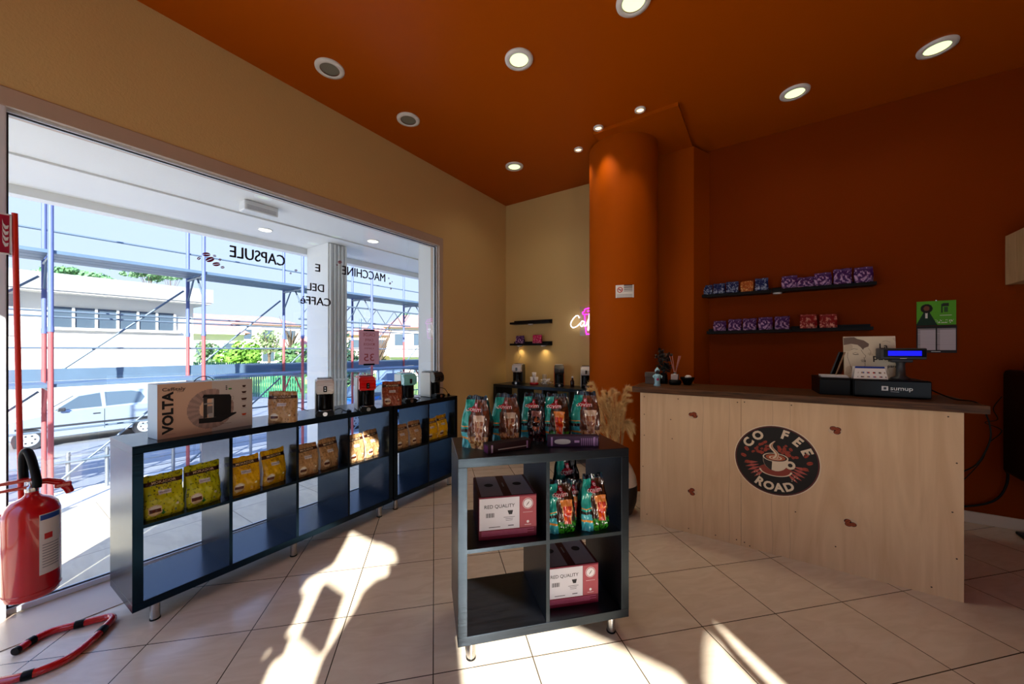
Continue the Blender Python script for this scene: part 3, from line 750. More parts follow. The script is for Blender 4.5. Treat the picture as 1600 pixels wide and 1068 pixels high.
# notice sheet with 35
PK_ = mat('pink_paper', (226, 196, 200), .7); _n = PK_.node_tree.nodes; _tr = _n.new('ShaderNodeBsdfTranslucent'); _tr.inputs[0].default_value = (*lin((226, 190, 198)), 1); _mx = _n.new('ShaderNodeMixShader'); _mx.inputs[0].default_value = .55
PK_.node_tree.links.new(_n['Principled BSDF'].outputs[0], _mx.inputs[1]); PK_.node_tree.links.new(_tr.outputs[0], _mx.inputs[2]); PK_.node_tree.links.new(_mx.outputs[0], _n['Material Output'].inputs[0])
t = thing('price_notice', (GX+.002, 2.122, 1.338), 0, 'pale pink paper notice with number 35 taped to the window', 'notice')
m = MB(); m.box(0, -.108, -.162, .0006, .108, .162, mat('pink_paper', (226, 196, 200), .7)); part('paper_sheet', m, t)
RD = mat('faded_red_ink', (176, 84, 84), .7)
m = MB()
for body, zc, ht, wd in [('35', -.095, .07, .11), ('CIALDE', .12, .03, .13), ('CAFFE', .07, .026, .09), ('MOKADOR', .03, .026, .12), ('a partire', -.01, .022, .1)]:
    tv, tf = text_mesh(body, 1, 'CENTER', 0, .01); xs = [p[0] for p in tv]; ys = [p[1] for p in tv]; w_ = max(xs)-min(xs); h_ = max(ys)-min(ys)
    m.add([(.0012, -(p[0]-(max(xs)+min(xs))/2)*wd/w_, zc+(p[1]-(max(ys)+min(ys))/2)*ht/h_) for p in tv], tf, RD)
part('printed_text', m, t)
for z in (.162, -.162):
    m = MB(); m.box(0, -.06, z-.008, .0012, .06, z+.008, BLACKP); part('tape', m, t)

# ------------------------------------------------------------------ fire extinguisher and its stand
RED = mat('red_enamel', (188, 16, 24), .22, coat=.6); REDP = mat('red_pole_paint', (214, 44, 24), .35)
t = thing('fire_extinguisher_stand', (-2.72, .12, 0), 0, 'red tube floor stand with tall pole and fire sign by the window', 'stand')
O = Vector((-2.72, .12, 0))
def rel(pts): return [Vector(p)-O for p in pts]
def smooth(P, k=8):
    out = []
    for i in range(len(P)-1):
        p0, p1, p2, p3 = P[max(0, i-1)], P[i], P[i+1], P[min(len(P)-1, i+2)]
        for j in range(k):
            u = j/k; out.append(.5*((2*p1)+(-p0+p2)*u+(2*p0-5*p1+4*p2-p3)*u*u+(-p0+3*p1-3*p2+p3)*u**3))
    out.append(P[-1]); return out
m = MB(); zt = .0165
base = smooth(rel([(-2.665, .110, zt), (-2.70, .155, zt), (-2.708, .21, zt), (-2.68, .27, zt), (-2.645, .345, zt), (-2.625, .374, zt), (-2.592, .378, zt), (-2.555, .355, zt), (-2.48, .30, zt), (-2.42, .235, zt), (-2.41, .17, zt), (-2.435, .10, zt), (-2.50, .02, zt), (-2.62, -.10, zt), (-2.74, -.14, .05), (-2.80, -.10, .25), (-2.80, .0, .52), (-2.80, .08, .57)]))
m.tube(base, .0155, RED, 14); part('base_tube', m, t)
for i0 in (5, 24, 58, 84):
    m = MB(); m.tube(base[i0:i0+4], .0172, BLACKP, 14); part('rubber_ring', m, t)
m = MB(); m.cyl(base[0], base[0]-(base[1]-base[0]).normalized()*.014, .0162, BLACKP, n=14); part('end_cap', m, t)
m = MB(); m.tube(rel([(-2.80, .08, .57), (-2.80, .123, .62), (-2.80, .121, .75), (-2.80, .105, 1.93)]), .0095, REDP, 12); part('pole', m, t)
m = MB(); sy0, sy1 = -.215, -.026; zs0, zs1 = 1.742, 1.915
m.box(-.076, sy0, zs0, -.072, sy1, zs1, mat('crimson_sign', (158, 16, 52), .4))
for (z_a, z_b) in [(zs0-.004, zs0+.002), (zs1-.002, zs1+.004)]: m.box(-.078, sy0, z_a, -.070, sy1, z_b, WHITEP)
for yy in (sy0, sy1): m.box(-.078, yy-.003, zs0-.004, -.070, yy+.003, zs1+.004, WHITEP)
for k in range(4):
    zz = 1.785+k*.026; yy = sy1-.014
    pts = [(yy-.030, zz+.032), (yy-.018, zz+.012), (yy+.004, zz+.002), (yy+.030, zz+.006), (yy+.022, zz-.010), (yy-.004, zz-.014), (yy-.024, zz+.004)]
    m.add([(-.0712, yy+(p[0]-yy)*.30, p[1]) for p in pts], [list(range(7))], WHITEP)
part('sign', m, t, 'crimson fire sign with white flames')
m = MB(); m.box(-.082, -.01, .56, -.016, .04, .585, REDP); part('hook', m, t)
# extinguisher
t = thing('fire_extinguisher', (-2.656, .145, .24), 0, 'red fire extinguisher hanging on its stand left of the window shelves', 'fire extinguisher')
m = MB(); R_ = .083
m.lathe([(.001, .012), (.05, .004), (.072, .0), (.077, .004), (.079, .018), (R_, .03), (R_, .345), (R_*.985, .365), (R_*.9, .392), (R_*.68, .415), (.03, .428), (.02, .44), (.019, .452)], RED, n=48); part('cylinder', m, t)
m = MB(); m.lathe([(.0815, .025), (.0845, .027), (.0845, .031), (.083, .034)], RED, n=48); part('bottom_ring', m, t)
m = MB(); m.lathe([(.019, .45), (.021, .455), (.021, .475), (.014, .48), (.014, .495)], CHROME, n=20); m.cyl((0, .0, .468), (.04, .0, .468), .006, CHROME, n=12); part('valve', m, t)
m = MB()   # carrying handle and squeeze lever
m.box(-.014, -.11, .468, .014, .02, .480, RED, .003); m.box(-.015, -.13, .498, .015, .02, .512, RED, .003); part('lever', m, t)
m = MB(); m.tube([(0, .01, .488), (0, .04, .486), (0, .075, .470), (0, .10, .44), (0, .108, .415)], [.012, .013, .015, .016, .014], RED, 12); m.box(-.018, .06, .445, .018, .112, .468, RED, .006); part('handle', m, t)
m = MB(); m.tube(smooth([Vector(p) for p in [(.02, .012, .468), (.018, .012, .50), (.006, .004, .56), (-.004, -.004, .605), (-.016, -.012, .628), (-.030, -.020, .615), (-.034, -.022, .57), (-.034, -.02, .50)]]), .0145, BLACKP, 14); part('hose', m, t)
m = MB()
def lab(a0, a1, za, zb, mt, rr=.0836):
    n = 10; vs = [(cos(a0+(a1-a0)*i/n)*rr, sin(a0+(a1-a0)*i/n)*rr, z) for z in (za, zb) for i in range(n+1)]
    m.add(vs, [(i, i+1, n+2+i, n+1+i) for i in range(n)], mt, smooth=True)
lab(radians(10), radians(62), .10, .36, PAPER); lab(radians(12), radians(60), .335, .357, mat('blue_label', (30, 70, 150), .5), .0839)
lab(radians(20), radians(38), .25, .275, mat('red_pictogram', (200, 40, 40), .5), .0839)
for k in range(9): lab(radians(16), radians(56), .225-k*.012, .229-k*.012, mat('grey_print', (150, 150, 155), .6), .0839)
part('label_sheet', m, t, 'white instruction sheet')

# ------------------------------------------------------------------ sales counter
PLY = wood_mat('pale_plywood', (224, 192, 152), (208, 172, 132), (3.2, 3.2, .35), .6, 3, 2.0)
CT = wood_mat('brown_wood_worktop', (104, 68, 40), (46, 30, 20), (1.2, 24, 24), .45, 4, 1); CT.node_tree.nodes['Principled BSDF'].inputs['Specular IOR Level'].default_value = .2
t = thing('sales_counter', (0, 2.905, 0), 0, 'pale plywood shop counter with dark wooden top and round logo', 'counter')
m = MB(); m.box(-.79, 0, .0, -.13, .015, .988, PLY); m.box(-.128, 0, 0, .855, .015, .988, PLY)
for z in (.33, .0): pass
part('front_panel', m, t)
for nm, x in (('side_panel', -.79), ('side_panel', .825)):
    m = MB(); m.box(x, .016, 0, x+.015, .50, .988, PLY); part(nm, m, t)
m = MB(); m.prism([(-.845, -.025), (.935, -.025), (.935, .515), (-.86, .515), (-.875, .3)], .988, 1.03, CT); part('worktop', m, t)
m = MB(); SCR = mat('screw_head', (70, 52, 40), .4, .6)
for x, z in [(-.76, .955), (-.76, .82), (-.76, .66), (-.77, .42), (-.74, .06), (-.52, .955), (-.57, .80), (-.56, .66), (-.15, .96), (-.11, .965), (-.155, .035), (-.11, .03), (-.45, .03), (-.28, .03), (.16, .3), (.14, .965), (.80, .96), (.83, .72), (.815, .46), (.83, .22), (.74, .04), (.35, .14), (-.08, .015)]:
    m.cyl((x, -.0012, z), (x, .001, z), .0038, SCR, n=10)
part('screw_heads', m, t); t.children[-1]['kind'] = 'stuff'
m = MB()
for x in (-.36, -.20, .04, .13):
    for k in range(12): m.add([(x+.004*sin(k*1.3), -.0005, k*.082), (x+.002+.004*sin(k*1.3), -.0005, k*.082), (x+.002+.004*sin(k*1.3+1.3), -.0005, k*.082+.082), (x+.004*sin(k*1.3+1.3), -.0005, k*.082+.082)], [(0, 1, 2, 3)], mat('grey_wood_streak', (182, 150, 120), .6))
part('wood_streaks', m, t)
# round logo
CX, CZ, RR = .058, .604, .226
LG = MB(); LG.T = Matrix.Translation((CX, -.0016, CZ)) @ FR((0, 0, 0), (1, 0, 0), (0, 0, 1))
def disc(r0, r1, c, z, a0=0, a1=2*pi, n=64, cx=0, cy=0, ry=1):
    vs = []; full = abs(a1-a0-2*pi) < 1e-6
    for i in range(n+1):
        a_ = a0+(a1-a0)*i/n; vs += [(cx+cos(a_)*r0, cy+sin(a_)*r0*ry, z), (cx+cos(a_)*r1, cy+sin(a_)*r1*ry, z)]
    LG.add(vs, [(2*i, 2*i+1, 2*i+3, 2*i+2) for i in range(n)], PRINTM, col=L(c))
CRM = (226, 208, 180); BKL = (18, 15, 16); RDB = (158, 62, 42)
disc(0, RR, (232, 214, 186), 0); disc(0, RR*.975, (20, 16, 17), .0004); disc(RR*.945, RR*.962, (112, 44, 40), .0007)
def arct(s_, size, R, a0, sg, z=.0012, sp=None):
    # each letter placed separately on the arc
    n = len(s_)
    for i, ch in enumerate(s_):
        if ch == ' ': continue
        a_ = a0+sp*(i-(n-1)/2)*(-sg)
        up = Vector((cos(a_), sin(a_), 0))*sg; ex = Vector((up.y, -up.x, 0))
        M = Matrix.Translation((cos(a_)*R, sin(a_)*R, z)) @ Matrix((ex, up, Vector((0, 0, 1)))).transposed().to_4x4()
        LG.text(ch, size, PRINTM, M=M, col=L(CRM), bold=.09)
arct('CO FEE', .074, RR*.77, radians(86), 1, sp=radians(24))
arct('ROAD', .070, RR*.76, radians(-93), -1, sp=radians(18))
random.seed(3)
def bean(cx, cy, r, a_, z=.0011, c=RDB):
    for s in (-1, 1):
        pts = []
        for i in range(9):
            t_ = pi*i/8; px = cos(t_)*r; py = s*(sin(t_)*r*.6+.0009); pts.append((cx+px*cos(a_)-py*sin(a_), cy+px*sin(a_)+py*cos(a_), z))
        LG.add(pts if s > 0 else pts[::-1], [list(range(9))], PRINTM, col=L(c))
for side in (-1, 1):
    for k in range(24):
        a_ = radians(random.uniform(18, 78)); rr_ = RR*random.uniform(.32, .56)
        bean(side*cos(a_)*rr_-.01, sin(a_)*rr_*.95+.0, random.uniform(.007, .012), random.uniform(-.6, .6)-side*.6, .0011+k*.00002)
    for q, (bx, by) in enumerate([(.155, .055), (.172, .01), (.15, -.03)]): bean(side*bx, by, .016, side*(.9-q*.5), .0012)
    for k in range(5):   # leaves
        a_ = radians(-14-k*9); r0_ = RR*.42; r1_ = RR*.78
        p0 = Vector((side*cos(a_)*r0_, sin(a_)*r0_)); p1 = Vector((side*cos(a_)*r1_, sin(a_)*r1_*.9)); n_ = (p1-p0).orthogonal().normalized()*.009; md = (p0+p1)/2
        pts = [p0, md+n_, p1, md-n_]
        if side > 0: pts = pts[::-1]
        LG.add([(p.x, p.y, .0010) for p in pts], [(0, 1, 2, 3)], PRINTM, col=L((176, 84, 74)))
    for k in range(5): disc(0, .0028, CRM, .0012, n=8, cx=side*(.085+.013*(k % 3)), cy=-.115+.011*(k//2)+.006*(k % 3))
disc(0, .088, (140, 58, 44), .0013, n=40, cy=-.062, ry=.42); disc(.076, .086, CRM, .0015, pi, 2*pi, 40, cy=-.062, ry=.46)
disc(.012, .026, CRM, .0016, n=24, cx=.076, cy=-.018)   # cup handle
cup = [(-.066, .018)]+[(-.066*cos(i*pi/14), .018-.085*sin(i*pi/14)**.75) for i in range(1, 14)]+[(.066, .018)]
LG.add([(x, y, .0018) for x, y in cup], [list(range(len(cup)))[::1]], PRINTM, col=L(CRM))
cl = [(x*.98 if x < 0 else -.012, y) for x, y in cup if x < 0]+[(-.02, -.064), (-.016, .01)]
LG.add([(x, y, .0020) for x, y in cl], [list(range(len(cl)))], PRINTM, col=L((40, 34, 32)))
disc(0, .067, CRM, .0022, n=40, cy=.02, ry=.42); disc(0, .060, BKL, .0024, n=40, cy=.02, ry=.40); disc(0, .052, (176, 92, 58), .0026, n=40, cy=.02, ry=.38)
disc(.026, .034, CRM, .0028, n=30, cy=.018, ry=.36); disc(.01, .016, CRM, .0028, n=20, cy=.018, ry=.36)
for off, wd, c in ((0, .019, CRM), (.004, .005, (176, 100, 60))):
    L_, R2 = [], []
    for i in range(17):
        v_ = i/16; x_ = -.008+.016*sin(v_*2*pi*1.05)+off; y_ = .012+.112*v_; ww = wd*(.35+.65*sin(pi*min(1, v_*.9+.1)))
        L_.append((x_-ww*.6, y_, .003+off*.1)); R2.append((x_+ww*.6, y_, .003+off*.1))
    vs = L_+R2; LG.add(vs, [(i, 17+i, 18+i, i+1) for i in range(16)], PRINTM, col=L(c))
part('round_logo', LG, t, 'black round sticker with steaming coffee cup')
def bean_pair(x, z, a_):
    mb = MB(); mb.T = Matrix.Translation((x, -.0012, z)) @ FR((0, 0, 0), (1, 0, 0), (0, 0, 1))
    global LG; LG = mb
    disc(0, .033, (206, 178, 146), 0, n=24, ry=.75)
    for q, (bx, by, an) in enumerate([(-.013, .006, .5), (.012, -.004, .9), (.006, .012, .1)]):
        disc(0, .0165, (60, 20, 12), .0004, n=18, cx=bx*cos(a_)-by*sin(a_), cy=bx*sin(a_)+by*cos(a_), ry=.8)
        bean(bx*cos(a_)-by*sin(a_), bx*sin(a_)+by*cos(a_), .0145, an+a_, .0008+q*.0003, (150, 66, 30))
    part('bean_sticker', mb, t)
bean_pair(-.42, .845, 0); bean_pair(.348, .832, -.5); bean_pair(-.425, .30, 2); bean_pair(.415, .30, 3)

# ------------------------------------------------------------------ things on the counter
ZT = 1.03
# cash drawer
t = thing('cash_drawer', (.448, 3.02, ZT), radians(2), 'wide black cash drawer with a white wordmark on the counter', 'cash drawer')
m = MB(); m.box(.0, .02, .004, .33, .36, .105, BLACKP, .004); part('case', m, t)
m = MB(); m.box(.004, 0, .008, .326, .022, .10, BLACKG, .003)
part('drawer_front', m, t)
m = MB(); M = FR((.205, -.0012, .058), (1, 0, 0), (0, 0, 1)); m.text('sumup', .034, WHITEP, M=M, bold=.02, sx=1.05); 
m.box(.122, -.0012, .044, .150, -.0004, .070, WHITEP); m.box(.130, -.0018, .050, .142, -.001, .064, DKGREY); m.box(.16, -.0012, .038, .195, -.0006, .0395, WHITEP)
part('lettering', m, t, 'white wordmark')
t = thing('black_box', (.29, 3.05, ZT), radians(3), 'plain black box left of the cash drawer on the counter', 'box')
m = MB(); m.box(0, 0, 0, .15, .30, .10, BLACKP, .004); part('case', m, t)
m = MB(); m.box(-.002, -.002, .10, .152, .302, .108, BLACKP, .003); part('lid', m, t)
ZD = ZT+.106
t = thing('leaflet_stack', (.305, 3.08, ZT+.1085), 0, 'small stack of white leaflets on the plain black box', 'leaflets')
m = MB()
for k in range(5): m.box(-.002*k, .001*k, .003*k, .13-.002*k, .11, .003*k+.0022, PAPER)
part('paper_sheets', m, t)
# price card (leaning, tent)
t = thing('price_card', (.452, 3.055, ZD), radians(4), 'white card with blue header and rows of pictures before the poster', 'card')
m = MB(); 
def pc(u, v):
    if v > .84: return L((30, 56, 140))
    x = (u*5.6) % 1; y = (v*2.9) % 1
    if .12 < u < .97 and .12 < v < .78 and .25 < x < .75 and .3 < y < .6: return [L((190, 60, 40)), L((60, 50, 60)), L((150, 120, 90)), L((70, 90, 150))][int(u*5.6+v*3) % 4]
    return L((226, 220, 214))
m.grid(lambda u, v: Vector((u*.155-.012*(v)*(u-.5)*2, .02*v, .075*v+.001)), 60, 32, pc, PRINTM, False)
m.grid(lambda u, v: Vector(((1-u)*.155, .045-.022*v, .075*v+.001)), 2, 2, lambda u, v: L((220, 215, 210)), PRINTM, False)
part('card_sheet', m, t)
# poster carton with sketched face
t = thing('poster_panel', (.426, 3.16, ZD), radians(6), 'cream panel with sketched face and large word, behind the display', 'poster')
W, Hh = .245, .262
def pf(u, v):
    x = u*W; z = v*.225
    if noise.noise(Vector((u*5, v*5, 4))) > .25: return L((192, 178, 154))
    return L((210, 198, 174))
def pan(u, v): return Vector((u*W, .0+.03*v, v*Hh))
m = MB(); m.grid(pan, 90, 80, pf, PRINTM, False)
m.add([pan(0, 0), pan(1, 0), pan(1, 1), pan(0, 1)]+[p+Vector((0, .012, 0)) for p in (pan(0, 0), pan(1, 0), pan(1, 1), pan(0, 1))], [(4, 7, 6, 5), (0, 4, 5, 1), (1, 5, 6, 2), (2, 6, 7, 3), (3, 7, 4, 0)], PRINTM, col=L((200, 188, 160)))
DK = L((70, 58, 52))
def st(pts, wd=.0016, c=DK):
    for a_, b_ in zip(pts, pts[1:]):
        a_ = Vector(a_); b_ = Vector(b_); n_ = (b_-a_).orthogonal().normalized()*wd/2
        q = [a_-n_, b_-n_, b_+n_, a_+n_]; m.add([pan(p.x/W, p.y/Hh)+Vector((0, -.0012, 0)) for p in q], [(0, 1, 2, 3)], PRINTM, col=c)
def pp(*a_): return [((x-390)*.000395, .262-(y-185)*.000509) for x, y in a_]
hair = pp((390, 200), (520, 192), (560, 215), (640, 235), (700, 278), (692, 310), (640, 330), (625, 352), (600, 320), (560, 288), (480, 275), (390, 292))
m.add([pan(max(0, x)/W, z/Hh)+Vector((0, -.001, 0)) for x, z in hair], [list(range(len(hair)))[::-1]], PRINTM, col=L((112, 94, 84)))
st(pp((480, 350), (510, 338), (560, 345)), .002); st(pp((500, 405), (530, 412), (570, 408)), .0035); st(pp((495, 398), (530, 385), (568, 400)))
st(pp((600, 350), (625, 395), (655, 425), (650, 445), (630, 450))); st(pp((595, 480), (625, 478), (652, 492), (628, 500), (600, 498)), .003); st(pp((630, 450), (640, 470), (650, 490), (640, 520), (645, 545), (610, 580), (540, 600), (470, 610)))
st(pp((440, 380), (430, 440), (455, 520), (480, 600))); st(pp((690, 330), (720, 380), (700, 420)), .0012); st(pp((860, 250), (900, 240), (950, 260)), .0012); st(pp((900, 360), (950, 400), (990, 390)), .0012)
for body, sz, x_, y_ in (('pausa', .052, 735, 445), ('La', .045, 815, 310), ('parc', .024, 905, 552)):
    X_, Z_ = pp((x_, y_))[0]; m.text(body, sz, PRINTM, fn=lambda p: pan((X_+p.x)/W, (Z_+p.y)/Hh)+Vector((0, -.0014, 0)), col=L((24, 18, 18)), bold=.03, align='LEFT')
part('panel_face', m, t)
m = MB(); m.box(0, .012, 0, W, .05, .01, PRINTM, col=L((190, 178, 150))); part('foot', m, t)
# picture frames leaning left of poster
for dx, c, lb, gg in ((0, (16, 14, 14), 'black framed picture leaning left of the cream panel', 0), (.026, (120, 82, 46), 'brown wooden frame leaning between black frame and cream panel', 0)):
    t = thing('picture_frame', (.352+dx, 3.19, ZT+.109), radians(72), lb, 'picture frame')
    mm = mat('frame_%d' % c[0], c, .5); m = MB()
    def q(x, z, y): return (x, y+z*.32*-1*0+0, z)
    hh = .16
    sh = Matrix.Identity(4); sh[1][2] = -.30   # lean
    m.T = sh
    m.box(0, -.008, 0, .13, 0, .012, mm); m.box(0, -.008, hh-.012, .13, 0, hh, mm); m.box(0, -.008, .012, .012, 0, hh-.012, mm); m.box(.118, -.008, .012, .13, 0, hh-.012, mm)
    part('frame', m, t); m = MB(); m.T = sh; m.box(.012, -.006, .012, .118, -.001, hh-.012, mat('frame_back_%d' % c[0], tuple(int(v*.8) for v in c), .6)); part('picture', m, t)
# customer display on its pole
t = thing('customer_display', (.68, 3.17, ZD+.001), radians(10), 'dark grey customer display with blue screen on a short pole', 'display')
m = MB(); m.lathe([(.045, 0), (.045, .006), (.022, .02), (.019, .09), (.026, .105)], DKGREY, n=28); part('pole', m, t)
m = MB(); m.box(-.05, -.02, .10, .05, .02, .12, DKGREY, .006); part('mount', m, t)
m = MB(); m.box(-.105, -.03, .118, .105, .03, .186, DKGREY, .006); part('housing', m, t)
m = MB(); m.box(-.088, -.0325, .132, .1, -.0295, .178, BLACKG); part('bezel', m, t)
m = MB(); m.box(-.07, -.034, .140, .08, -.0322, .170, BLUEL, .001); part('screen', m, t, 'blue lit screen')
m = MB(); m.box(-.015, -.0312, .123, .015, -.0302, .126, WHITEP); part('maker_plate', m, t)
lead('power_cable', [(.79, 3.32, ZT+.08), (.83, 3.24, ZT+.04), (.88, 3.12, ZT+.006), (.93, 3.02, ZT+.004), (.952, 2.98, .98), (.965, 2.97, .86), (.93, 2.99, .72), (.88, 3.0, .66)], 'black cable running from the cash drawer over the counter end', .0035, False)
# left end of the counter: slate box, figurine, diffuser, dark flowers, bowl
t = thing('grey_box', (-.83, 3.20, ZT), radians(8), 'small grey lidded box at the left end of the counter', 'box')
GB = mat('grey_card', (92, 84, 76), .7); m = MB(); m.box(0, 0, 0, .10, .09, .055, GB, .003); part('box_body', m, t); m = MB(); m.box(-.003, -.003, .055, .103, .093, .095, GB, .003); part('lid', m, t)
t = thing('figurine', (-.70, 3.06, ZT), radians(20), 'pale blue penguin-like china figurine with pink flower on the counter', 'figurine')
PB = mat('pale_blue_china', (150, 200, 214), .25)
m = MB(); m.lathe([(.026, 0), (.027, .004), (.020, .02), (.021, .045), (.026, .075), (.024, .088), (.014, .094)], PB, n=24); part('robe', m, t)
m = MB(); m.lathe([(.008, .092), (.016, .10), (.018, .112), (.014, .124), (.004, .13)], mat('dark_face', (30, 24, 26), .5), n=20); part('head', m, t)
m = MB(); m.lathe([(.0185, .108), (.0200, .114), (.017, .128), (.006, .142), (.002, .146)], PB, (0, .004, 0), n=20); part('hood', m, t)
for s in (-1, 1):
    m = MB(); m.tube([(s*.022, -.002, .082), (s*.032, -.008, .075), (s*.028, -.018, .062)], [.006, .006, .004], PB, 8); part('arm', m, t)
m = MB()
for k in range(6): a_ = k*pi/3; m.add([(0, -.0275, .052), (.007*cos(a_)-.004*sin(a_), -.0285, .052+.007*sin(a_)+.004*cos(a_)), (.013*cos(a_), -.028, .052+.013*sin(a_)), (.007*cos(a_)+.004*sin(a_), -.0285, .052+.007*sin(a_)-.004*cos(a_))], [(0, 1, 2, 3)], mat('pink_flower', (170, 30, 90), .5))
part('flower_motif', m, t)
t = thing('reed_diffuser', (-.60, 3.22, ZT), 0, 'glass reed diffuser with pinkish sticks on the counter', 'diffuser')
m = MB(); m.box(-.027, -.027, .04, .027, .027, .088, mat('milky_glass', (190, 170, 160), .15), .006); m.lathe([(.012, .088), (.012, .10), (.014, .104)], CHROME, n=16); part('bottle', m, t)
for k, (dx, dy) in enumerate([(-.04, .0), (-.022, .01), (.035, .0), (.042, .008), (.03, -.01)]):
    m = MB(); m.cyl((0, 0, .08), (dx, dy, .235), .0022, mat('reed_stick', (196, 130, 116), .7), n=6); part('reed', m, t)
m = MB(); m.lathe([(.04, 0), (.05, .02), (.045, .04), (.03, .042)], BLACKP, n=24); part('stand', m, t)
t = thing('trinket_bowl', (-.515, 3.27, ZT), 0, 'black bowl with white shell on the counter by the pilaster', 'bowl')
m = MB(); m.lathe([(.025, 0), (.03, .008), (.05, .045), (.055, .062), (.051, .062), (.045, .045), (.02, .014)], BLACKP, n=28); part('bowl', m, t)
m = MB(); m.lathe([(.004, .05), (.02, .058), (.022, .068), (.012, .078), (.002, .08)], WHITEP, (.006, 0, 0), n=16, sx=1.2); part('shell', m, t)
t = thing('dark_flowers', (-.70, 3.28, ZT), 0, 'dark artificial flowers and leaves rising behind the figurine', 'artificial plant')
DL = mat('dark_green_leaf', (24, 30, 24), .6); DF = mat('dark_bloom', (30, 16, 18), .6); m = MB(); random.seed(11)
m.lathe([(.03, 0), (.036, .01), (.03, .07), (.022, .09)], BLACKP, n=20); part('pot', m, t)
m = MB(); fl = MB()
for k in range(9):
    a_ = random.uniform(0, 2*pi); hh = random.uniform(.14, .30); rr_ = random.uniform(.01, .09)
    tip = Vector((cos(a_)*rr_+(.03 if hh > .22 else -.02), sin(a_)*rr_*.5, hh)); m.tube([(0, 0, .08), tip*.6+Vector((0, 0, .03)), tip], .002, DL, 6)
    for q_ in range(14):
        d_ = Vector((random.gauss(0, 1), random.gauss(0, 1), random.gauss(0, 1))).normalized(); e_ = d_.orthogonal().normalized()*.010; c_ = tip+d_*.006
        fl.add([c_, c_+d_*.012+e_, c_+d_*.026, c_+d_*.012-e_], [(0, 1, 2, 3)], DF)
    for q_ in range(7):
        c_ = tip*random.uniform(.45, .9)+Vector((0, 0, .02)); d_ = Vector((random.gauss(0, 1), random.gauss(0, 1), random.gauss(0, .5))).normalized(); e_ = d_.orthogonal().normalized()*.009
        m.add([c_, c_+d_*.02+e_, c_+d_*.045, c_+d_*.02-e_], [(0, 1, 2, 3)], DL)
part('leaves', m, t); part('blooms', fl, t)

# ------------------------------------------------------------------ wall shelves and small capsule bags
SHB = mat('black_shelf_lacquer', (7, 7, 9), .45, spec=.2)
def wshelf(x0, x1, z, label, y=YB, back=.055, lamps=()):
    t = thing('wall_shelf', (x0, y, z), 0, label, 'wall shelf', 'black lipped wall shelves'); m = MB(); w_ = x1-x0
    m.box(0, -.12, 0, w_, 0, .014, SHB, .001); part('board', m, t)
    m = MB(); m.box(0, -.012, .014, w_, 0, back, SHB); part('back_rail', m, t)
    m = MB(); m.box(0, -.122, .0, w_, -.112, .028, SHB); part('front_lip', m, t)
    for lx in lamps:
        m = MB(); m.cyl((lx-x0, -.06, -.014), (lx-x0, -.06, 0), .035, WHITEP, n=24); part('puck_lamp', m, t)
    return t
wshelf(-.545, .055, 1.845, 'upper orange-wall shelf, left length with blue bags')
wshelf(.06, .76, 1.848, 'upper orange-wall shelf, right length with purple bags', lamps=(.10,))
wshelf(-.48, .20, 1.475, 'lower orange-wall shelf, left length under the purple bags')
wshelf(.205, .74, 1.478, 'lower orange-wall shelf, right length with two red bags')
wshelf(-2.90, -2.30, 1.665, 'empty upper black shelf on the beige wall', lamps=(-2.6,))
wshelf(-2.90, -2.30, 1.375, 'lower black shelf on the beige wall holding two bags', lamps=(-2.78, -2.40))
for lx in (-2.78, -2.40):
    l = bpy.data.lights.new('puck_light', 'SPOT'); l.energy = .9; l.spot_size = radians(130); l.spot_blend = 1; l.color = (1, .75, .4); l.shadow_soft_size = .02
    o = bpy.data.objects.new('puck_light', l); COL.objects.link(o); o.location = (lx, YB-.05, 1.358)
def swirl_cf(base, light, seed):
    b1 = L(base); l1 = L(light)
    def cf(u, v):
        n1 = noise.noise(Vector((u*6+seed*7, v*5, seed))); n2 = noise.noise(Vector((u*11+seed, v*9+seed*3, 4)))
        k = max(0, min(1, (n1*1.6+(.55-v)*1.1+.1))) if n2 > -.15 else 0
        if v > .9: k = .1
        if n2 > .42: k = .95
        return tuple(b1[i]*(1-k)+l1[i]*k for i in range(3))
    return cf
def small_bag(base, light, seed):
    s = L(tuple(int(c*.7) for c in base))
    return make_bag('capsule_bag', .105, .12, .06, swirl_cf(base, light, seed), lambda u, v: s, [], PRINTM, seed, 26, 26)
PBL = small_bag((14, 32, 92), (170, 186, 214), 21); PBL2 = small_bag((14, 32, 92), (170, 186, 214), 25); PORG = small_bag((176, 84, 24), (226, 170, 100), 22)
PPUR = small_bag((66, 16, 92), (204, 168, 210), 23); PPUR2 = small_bag((66, 16, 92), (204, 168, 210), 26); PRD = small_bag((140, 12, 16), (228, 160, 140), 24); PMAG = small_bag((196, 22, 90), (230, 140, 170), 27)
def sb(p, x, z, label, sc=(1, 1, 1), rz=0, y=YB-.064): place(p, (x, y, z), rz, label, 'capsule bag', 'small capsule bags on the wall shelves', sc)
ZU, ZL = 1.8605, 1.4905
for i, (p, x, s, lb) in enumerate([(PBL, -.487, .95, 'blue capsule bag at the far left of the upper orange-wall shelf'), (PBL2, -.375, 1.0, 'blue capsule bag, second on the upper orange-wall shelf'), (PBL, -.262, 1.05, 'blue capsule bag left of the orange one'),
    (PORG, -.140, 1.0, 'orange capsule bag between blue ones on the upper shelf'), (PBL2, -.022, 1.12, 'blue capsule bag right of the orange one')]): sb(p, x, ZU, lb, (1, 1, s))
for i, (p, x, s, lb) in enumerate([(PPUR, .19, 1.08, 'purple capsule bag, first after the gap on the upper shelf'), (PPUR2, .305, .88, 'lowest slumped purple bag on the upper shelf'), (PPUR, .425, 1.08, 'purple capsule bag in the middle of the upper purple row'),
    (PPUR2, .555, 1.25, 'tall purple bag, second from the right end of the upper shelf'), (PPUR, .688, 1.22, 'purple capsule bag at the right end of the upper shelf')]): sb(p, x, ZU+.003, lb, (1.12, 1, s))
